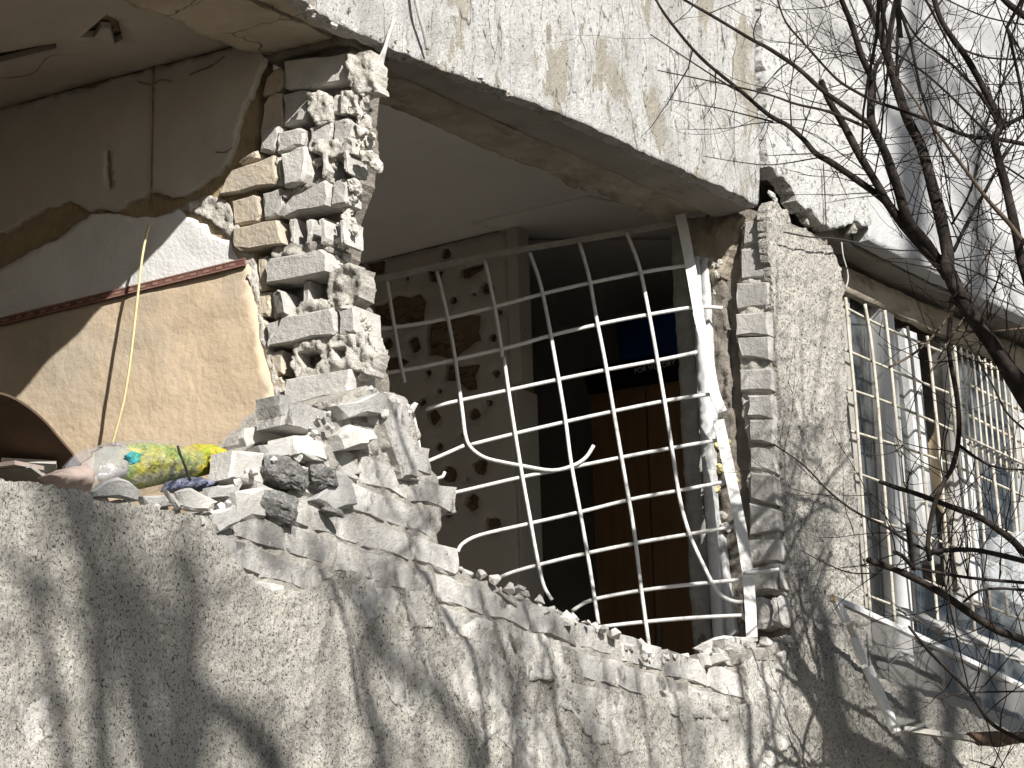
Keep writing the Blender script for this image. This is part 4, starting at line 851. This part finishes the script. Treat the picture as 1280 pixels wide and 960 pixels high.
# corrugated ledge and crumpled plastic under the window
FCo = Frame(on(1, -.02, 1120, 765), (1, 0, 0), Vector((0, -.55, -.35)))
a = on(1, .02, 1119, 766); V = []; Fc = []; nx, ny = 60, 10
for i in range(nx+1):
    for j in range(ny+1):
        u = i/nx*1.1; v = j/ny*.30
        V.append(a+Vector((u, -.62*v+.010*math.sin(u*58), -.42*v+.010*fbm((u, v, 2), 9, 3)+.03)))
n1 = len(V); V += [v-Vector((0, 0, .012)) for v in V]
for i in range(nx):
    for j in range(ny):
        q = i*(ny+1)+j; Fc += [(q, q+1, q+ny+2, q+ny+1), (n1+q, n1+q+ny+1, n1+q+ny+2, n1+q+1)]
for i in range(nx):
    for j in (0, ny): q = i*(ny+1)+j; Fc.append((q, q+ny+1, n1+q+ny+1, n1+q))
for j in range(ny):
    for i in (0, nx): q = i*(ny+1)+j; Fc.append((q, q+1, n1+q+1, n1+q))
tag(link('corrugated_ledge', mesh('corrugated_ledge', V, Fc), M['corr'], smooth=True), 'grey corrugated sheet ledge sloping out under the right window', 'sheet')
FPl = FY(-.12)
tag(plate('plastic_sheet', FPl.px([(1222, 690), (1240, 672), (1262, 668), (1300, 664), (1310, 770), (1280, 764), (1262, 752), (1238, 738)]), FPl, M['crumple'], .004, .014, lambda a, b: .035*fbm((a, b, 3), 9, 4), .012), 'crumpled clear plastic sheet caught in the branches below the bars', 'plastic')

# torn insect screen
sc_ = thing('insect_screen', 'torn insect screen with a broken white frame hanging off the right window', 'screen', tuple(on(1, -.2, 1122, 918)))
S0 = on(1, -.10, 1037, 747); S1 = on(1, -.22, 1122, 918); S2 = on(1, -.34, 1290, 868)
SN = (S1-S0).cross(S2-S0).normalized()
if SN.dot(CF) > 0: SN = -SN
FSc = Frame(S0, (S2-S0), SN.cross(S2-S0))
def sp(l): return [onp(S0, SN, x, y) for x, y in l]
plate('mesh_net', FSc.px([(1046, 754), (1140, 790), (1290, 866), (1290, 922), (1240, 928), (1190, 920), (1124, 912), (1100, 860), (1075, 815)]), FSc, M['net'], .002, .02, lambda a, b: .02*fbm((a, b, 1), 5, 3), .003, parent=sc_)
def strip(l, wpx, m, nm):
    fr = FSc; P_ = fr.px(l); out = []; 
    for k, (x, y) in enumerate(P_): out.append((x, y))
    a_, b_ = Vector(P_[0]), Vector(P_[-1]); n_ = Vector((-(b_-a_).y, (b_-a_).x)).normalized()*wpx
    pts = [Vector(p)-n_ for p in P_]+[Vector(p)+n_ for p in reversed(P_)]
    prism(nm, [tuple(p) for p in pts], fr, M[m], off=.012, t=.016, c=.002, jit=.001, parent=sc_)
strip([(1045, 753), (1057, 778)], .016, 'paint', 'frame_piece'); strip([(1066, 797), (1080, 830)], .015, 'paint', 'frame_piece'); strip([(1083, 834), (1120, 916)], .019, 'paint', 'frame_piece')
strip([(1060, 782), (1068, 800)], .008, 'oldpaint', 'frame_piece')
strip([(1037, 747), (1160, 803), (1290, 866)], .010, 'frame', 'frame_rail'); strip([(1037, 747), (1044, 751)], .012, 'card', 'frame_end')
strip([(1128, 912), (1200, 922), (1242, 930)], .009, 'greyframe', 'frame_rail')
plate('torn_net_roll', FSc.px([(1205, 918), (1240, 916), (1290, 918), (1290, 926), (1250, 934), (1222, 932)]), FSc, M['brownboard'], .02, .02, lambda a, b: .012*fbm((a, b, 1), 9, 3), .004, parent=sc_, off=.02)

# ================================================================== bare tree in front of the right window
tr = thing('bare_tree', 'bare dark tree with many thin twigs spreading in front of the right window', 'tree', (4.75, -1.25, 0))
LIMB = []
def limb(px, y0, y1, r0, r1, nm='limb', m='bark', twigs=1.0):
    n = len(px); pts = [on(1, y0+(y1-y0)*i/(n-1), x, y) for i, (x, y) in enumerate(px)]
    pts = smoothpath(pts, 5); k = len(pts); s = 2.15/1000
    rad = [(r0+(r1-r0)*i/(k-1))*s*(1+.10*noise.noise(p*17)) for i, p in enumerate(pts)]
    tubes(nm, [(pts, rad)], M[m], tr, 8 if r0 > 4 else 6)
    LIMB.append((pts, rad, twigs*(1.0 if (y0 > -.9 and y1 > -.9) else .62 if px[-1][0] < 900 else 1.7))); return pts
Y1, Y2, Y3 = -1.05, -1.35, -.75
base = on(1, Y1-.1, 1300, 524)
tp = smoothpath([(4.75, -1.25, -.1), (4.72, -1.22, 1.5), (4.62, -1.2, 3.4), (4.45, -1.18, 5.2), tuple((base+Vector((4.4, -1.17, 5.6)))/2+Vector((.04, 0, .1))), tuple(base)], 6)
tubes('trunk', [(tp, [.17-.11*i/(len(tp)-1) for i in range(len(tp))])], M['bark'], tr, 12)
limb([(1300, 524), (1282, 500), (1265, 470), (1247, 440), (1222, 405), (1200, 370), (1185, 337), (1185, 320), (1177, 277), (1166, 235), (1152, 185), (1135, 150), (1122, 112), (1110, 72), (1100, 37), (1090, 15), (1078, -12)], Y1-.1, Y1, 15, 5)
limb([(1278, 476), (1257, 452), (1236, 420), (1212, 392), (1190, 372)], Y1-.16, Y1-.05, 9, 6)
limb([(1109, 66), (1112, 45), (1118, 10), (1124, -20)], Y1, Y1, 5, 3.5); limb([(1101, 40), (1105, 5), (1110, -20)], Y1, Y1, 4, 3)
limb([(1184, 345), (1160, 307), (1135, 275), (1122, 235), (1107, 192), (1090, 155), (1089, 125), (1090, 100), (1077, 70), (1065, 32), (1052, 0), (1046, -20)], Y1, Y1-.1, 9, 3.5)
limb([(1090, 100), (1096, 82), (1104, 68)], Y1-.08, Y1, 3, 4)
limb([(1087, 155), (1055, 132), (1027, 112), (997, 85), (960, 60), (939, 49), (894, 22), (856, 0), (840, -12)], Y1-.1, Y1+.15, 4.2, 1.6)
limb([(1085, 160), (1037, 140), (995, 130), (960, 118), (900, 104), (822, 88)], Y1-.1, Y1+.2, 2.6, .8)
limb([(1172, 330), (1135, 288), (1110, 255), (1098, 233), (1075, 195), (1055, 157), (1037, 127), (1026, 100)], Y1, Y1+.05, 8, 5)
limb([(1130, 282), (1110, 256), (1088, 237), (1042, 205), (1020, 192), (1005, 175), (985, 157), (960, 143), (924, 112), (875, 71), (834, 22), (817, -6)], Y1, Y1+.3, 6, 1.7)
limb([(924, 114), (909, 106), (864, 77), (813, 43)], Y1+.25, Y1+.35, 1.7, .8); limb([(1020, 192), (990, 193), (956, 195)], Y1+.1, Y1+.2, 1.2, .5); limb([(1023, 197), (965, 206), (920, 202), (879, 195)], Y1+.1, Y1+.25, 1.2, .5)
limb([(966, 152), (930, 143), (897, 135), (836, 124)], Y1+.2, Y1+.3, 1.4, .6)
limb([(1310, 420), (1280, 337), (1270, 290), (1258, 236), (1247, 195), (1243, 172), (1250, 158), (1237, 125), (1210, 75), (1192, 50), (1175, 22), (1164, -15)], Y2, Y2, 8, 4)
limb([(1250, 162), (1264, 153), (1300, 136)], Y2, Y2, 4, 3)
limb([(1300, 184), (1280, 180), (1242, 173), (1210, 170), (1165, 152), (1125, 137), (1095, 127), (1062, 110), (1042, 95), (1010, 60), (982, 27), (970, -8)], Y2+.1, Y2+.3, 4, 1.2)
limb([(1192, 314), (1210, 277), (1230, 242), (1247, 210), (1262, 186), (1300, 140)], Y1, Y1-.1, 3.2, 2)
limb([(1310, 332), (1280, 303), (1262, 280), (1235, 250), (1205, 210), (1180, 177), (1160, 150), (1140, 120), (1112, 84), (1096, 60)], Y2-.1, Y2, 4.5, .8, m='palebark')
limb([(1072, 50), (1110, 62), (1150, 87), (1185, 117), (1215, 147), (1240, 172)], Y2, Y2, 1.2, 2.2); limb([(1118, -4), (1145, 45), (1180, 72), (1210, 100), (1230, 125), (1250, 160)], Y2, Y2, 1.4, 2.4)
limb([(1184, -8), (1145, 42), (1132, 66), (1120, 92)], Y2+.2, Y1, 1.4, 2.6); limb([(1180, -2), (1235, 22), (1300, 34)], Y2, Y2, 1.2, 1.4); limb([(1195, 58), (1235, 72), (1300, 75)], Y2, Y2, 1.8, 1.6)
limb([(1248, -8), (1262, 6), (1300, 34)], Y2-.2, Y2-.2, 4, 6)
limb([(1240, -10), (1255, 30), (1270, 55), (1300, 90)], Y2, Y2, 1, 1.6); limb([(1160, 100), (1190, 150), (1232, 190), (1290, 230)], Y2, Y2, 1, 1.6); limb([(1280, 60), (1250, 110), (1232, 160), (1214, 236), (1190, 280)], Y2+.1, Y1, 1.4, 2)
limb([(1320, 830), (1280, 801), (1247, 788), (1216, 769), (1176, 741), (1135, 719), (1108, 708), (1085, 700)], Y3, Y3+.1, 7, 4.5)
limb([(1320, 720), (1290, 700), (1265, 675), (1247, 662), (1225, 647), (1185, 632), (1145, 617), (1122, 610), (1100, 602)], Y3, Y3+.1, 6.5, 3)
limb([(1180, 696), (1135, 677), (1105, 657), (1070, 640), (1037, 615), (1005, 582), (967, 555)], Y3, Y3+.35, 2.6, 1)
limb([(1190, 372), (1187, 410), (1186, 440), (1197, 502), (1198, 550), (1190, 585), (1180, 602), (1167, 635), (1160, 677), (1162, 700)], Y1+.1, Y3, 4, 4)
limb([(1198, 556), (1225, 575), (1250, 585), (1300, 588)], Y3-.1, Y3-.1, 2.6, 1.6); limb([(1001, 688), (1030, 703), (1063, 716), (1104, 716)], Y3+.3, Y3+.05, .7, 1.4)
limb([(1160, 690), (1210, 687), (1251, 694), (1320, 712)], Y3, Y3, 3.5, 5); limb([(1135, 655), (1138, 680), (1142, 712)], Y3, Y3+.05, 4, 4); limb([(1144, 710), (1210, 722), (1300, 730)], Y3, Y3, 2.5, 3)
limb([(1179, 720), (1190, 770), (1200, 815), (1212, 866)], Y3, Y3, 1.6, 1); limb([(1136, 783), (1163, 816), (1210, 863), (1235, 900), (1262, 918), (1310, 940)], Y3-.1, Y3-.1, 2, 3.6)
limb([(1172, 874), (1210, 866), (1300, 864)], Y3-.1, Y3-.1, 1, 1.8); limb([(1205, 752), (1226, 738), (1260, 736), (1310, 742)], Y3, Y3, 2, 2.6); limb([(1118, 690), (1128, 695), (1140, 708)], Y3, Y3+.05, 3.5, 3)
limb([(1238, 960), (1255, 966), (1320, 990)], Y3, Y3, 2, 3); limb([(1212, 950), (1240, 958), (1290, 978)], Y3, Y3, .8, 1.4)
limb([(1112, 459), (1145, 440), (1175, 410), (1200, 370), (1230, 325), (1252, 290)], Y1+.2, Y1, 2, 1.2, m='palebark'); limb([(1160, 470), (1190, 420), (1226, 360), (1240, 300)], Y1+.1, Y1, 1.4, 1, m='palebark')
limb([(1190, 412), (1230, 415), (1300, 408)], Y1+.1, Y1, 2, 1.8, m='palebark'); limb([(1204, 420), (1240, 480), (1262, 520), (1310, 560)], Y3, Y3, 1.2, 2)
# unseen branches, added back along the sun line to streak the wall with shade
def up_sun(px, py, yy):
    p = on(1, 0, px, py); return p - SUN*((p.y-yy)/SUN.y)
FAR = []
for l, r, yy in (([(520, 690), (560, 760), (590, 850), (610, 960)], 6, -2.3), ([(600, 730), (625, 800), (640, 880), (650, 960)], 4.5, -2.2), ([(660, 745), (690, 830), (700, 900), (720, 980)], 5, -2.5), ([(545, 640), (500, 700), (520, 800), (560, 900)], 3, -2.2),
                 ([(755, 800), (762, 880), (772, 960)], 3, -2.4), ([(700, 770), (680, 830), (672, 960)], 2.5, -2.1), ([(835, 825), (850, 900), (855, 980)], 2.5, -2.0), ([(925, 822), (934, 880), (940, 980)], 9, -2.2), ([(955, 830), (965, 900), (972, 980)], 7, -2.1), ([(985, 810), (975, 870), (955, 940), (940, 990)], 4, -2.0),
                 ([(970, 330), (975, 480), (982, 600), (992, 760)], 2.4, -1.7), ([(1000, 380), (1004, 520), (985, 620), (978, 700)], 2, -1.8), ([(1035, 360), (1020, 480), (1000, 560), (985, 640)], 2, -1.7), ([(1010, 700), (1020, 800), (1030, 960)], 4, -1.9), ([(1040, 690), (1020, 760), (990, 830)], 5, -1.8),
                 ([(400, 690), (430, 780), (450, 900)], 4, -2.6), ([(480, 500), (500, 560), (530, 640)], 3, -2.3), ([(470, 560), (490, 620), (540, 700)], 2, -2.4), ([(800, 830), (812, 900), (815, 980)], 3, -2.3)):
    pts = smoothpath([up_sun(x, y, yy) for x, y in l], 5); n = len(pts)
    pts = [p+Vector((noise.noise(p*3)*.03, 0, noise.noise(p*3+Vector((5, 0, 0)))*.03)) for p in pts]
    if l[0][0] > 915:
        pts.reverse(); rt0 = Vector((4.5, -1.2, 4.3)); ld = smoothpath([rt0, (rt0+pts[0])/2+Vector((.2, 0, -.25)), pts[0]], 6)[:-1]
    else:
        FAR.append((pts, r)); continue
    q = ld+pts; s_ = 2.42/1000
    rad = [r*s_*(1.0-.4*i/len(q)) for i in range(len(q))]
    tubes('limb', [(q, rad)], M['bark'], tr, 6); LIMB.append((pts, rad[len(ld):], 1.1))
# thin twigs grown from the limbs
tw = []; rt_ = random.Random(21)
def twig(p, d, L, r, depth):
    pts = [p]; n = 6; dd = d.copy()
    for i in range(n):
        dd = (dd + Vector((rt_.gauss(0, .16), rt_.gauss(0, .16), rt_.gauss(.03, .16)))).normalized(); pts.append(pts[-1]+dd*L/n)
    tw.append((pts, [r*(1-.65*i/n) for i in range(n+1)]))
    if depth > 0:
        for k in range(rt_.randint(1, 3)):
            i = rt_.randint(1, n-1); dv_ = (dd + Vector((rt_.gauss(0, .7), rt_.gauss(0, .5), rt_.gauss(.1, .7)))).normalized()
            twig(pts[i], dv_, L*rt_.uniform(.35, .65), r*.7, depth-1)
for pts, rad, tg in LIMB:
    Ln = sum((pts[i+1]-pts[i]).length for i in range(len(pts)-1))
    for k in range(int(Ln*9*tg)+1):
        i = rt_.randint(1, len(pts)-2) if len(pts) > 3 else 0
        t = (pts[min(i+1, len(pts)-1)]-pts[i]).normalized()
        side = t.cross(CF).normalized()*rt_.choice((-1, 1))
        d = (t*rt_.uniform(.1, .8)*rt_.choice((1, 1, -1)) + side*rt_.uniform(.4, 1.0) + CF*rt_.uniform(-.5, .5) + Vector((0, 0, .25))).normalized()
        twig(pts[i], d, rt_.uniform(.12, .45), min(.0026, rad[i]*.5), 1 if rt_.random() < .6 else 0)
tag(tubes('twigs', tw, M['bark'], tr, 4, cap=False), kind='stuff')

# ================================================================== second tree out in the yard; its limbs shade the lower wall
ty = thing('bare_tree', 'tall pollarded bare tree standing out in the yard', 'tree', (-6.6, -9.4, 0))
shade = [([(60, 560), (85, 640), (108, 710), (120, 760), (126, 840), (130, 980)], .06), ([(95, 620), (120, 700), (150, 740), (170, 800)], .05), ([(0, 690), (40, 740), (56, 800), (75, 900), (84, 990)], .04), ([(170, 720), (190, 780), (205, 830), (235, 870), (290, 900), (330, 935), (360, 990)], .07),
         ([(232, 690), (240, 740), (238, 790)], .05), ([(205, 820), (215, 900), (222, 990)], .06), ([(420, 700), (450, 760), (500, 830), (560, 880), (600, 970)], .05),
         ([(500, 700), (470, 760), (455, 840), (480, 960)], .04), ([(610, 800), (640, 860), (650, 980)], .045),
         ([(1035, 620), (1030, 690), (1025, 760), (1030, 900), (1040, 990)], .03), ([(990, 660), (1005, 720), (1030, 760)], .035), ([(720, 830), (735, 900), (745, 1000)], .04), ([(850, 860), (870, 920), (880, 1010)], .03)]
shade2 = [([(1150, -40), (1143, 40), (1138, 110), (1132, 190), (1140, 300)], .05), ([(1165, 60), (1158, 150), (1145, 230)], .05), ([(1232, 150), (1220, 220), (1226, 300)], .045)]
shade2 += [q for q in shade if q[0][0][0] > 900]; shade = [q for q in shade if q[0][0][0] < 900]
def yard_tree(tree, hub, sh, y0, foot):
    for i, (l, r) in enumerate(sh):
        yy = y0+((i*7) % 5-2)*.35
        pts = smoothpath([up_sun(x, y, yy) for x, y in reversed(l)], 5)
        n = len(pts); rad = [r*(1.1-.5*k/n)*(1+.3*noise.noise(p*4)) for k, p in enumerate(pts)]
        st = pts[0]; md = (hub+st)/2+Vector((0, 0, -.12*(st-hub).length))
        lead = smoothpath([hub, md, st], 6)[:-1]
        tubes('limb', [(lead+pts, [max(r*1.2, .06)]*len(lead)+rad)], M['bark'], tree, 7)
        for k in range(6):
            p = pts[rt_.randint(1, n-2)]
            d = Vector((rt_.gauss(0, 1), rt_.gauss(0, 1), rt_.gauss(.3, .6))).normalized()
            q = [p+d*rt_.uniform(.1, .3)*j+Vector((rt_.gauss(0, .05), 0, rt_.gauss(0, .05))) for j in range(5)]
            q[0] = p; tubes('limb', [(q, [r*.35*(1-.15*j) for j in range(5)])], M['bark'], tree, 5)
    tk = smoothpath([tuple(foot+Vector((0, 0, -.1))), tuple(foot+Vector((.1, .05, 3))), tuple(foot+Vector((-.08, 0, 6.5))), tuple(hub+Vector((0, 0, .1)))], 6)
    tubes('trunk', [(tk, [.26-.11*i/(len(tk)-1) for i in range(len(tk))])], M['bark'], tree, 12)
yard_tree(ty, Vector((-6.6, -9.3, 9.6)), shade, -9.3, Vector((-6.6, -9.4, 0)))
# unseen branches added for their shadow streaks, leads running along the sunlight
for pts, r in FAR:
    e = pts[0]-SUN*5.2; hb = Vector((-6.6, -9.3, 9.6))
    q = smoothpath([hb, (hb+e)/2+Vector((.4, 0, -.9)), e, (e+pts[0])/2, pts[0]], 6)[:-1]+pts
    s_ = 2.42/1000; tubes('limb', [(q, [r*s_*(1.3-.6*i/len(q)) for i in range(len(q))])], M['bark'], ty, 6)
    for k in range(5):
        i = rt_.randint(len(q)-len(pts), len(q)-3); d = (q[i+1]-q[i]).normalized()+Vector((rt_.gauss(0, .5), rt_.gauss(0, .3), rt_.gauss(.1, .4)))
        tw2 = [q[i]+d*.09*j+Vector((rt_.gauss(0, .012), 0, rt_.gauss(0, .012))) for j in range(6)]; tw2[0] = q[i]
        tubes('branch', [(tw2, [r*s_*.5*(1-.13*j) for j in range(6)])], M['bark'], ty, 5)
tz = thing('bare_tree', 'slimmer bare tree out in the yard with steep limbs', 'tree', (-1.6, -7.2, 0))
yard_tree(tz, Vector((-1.6, -7.2, 9.4)), shade2, -7.2, Vector((-1.6, -7.2, 0)))
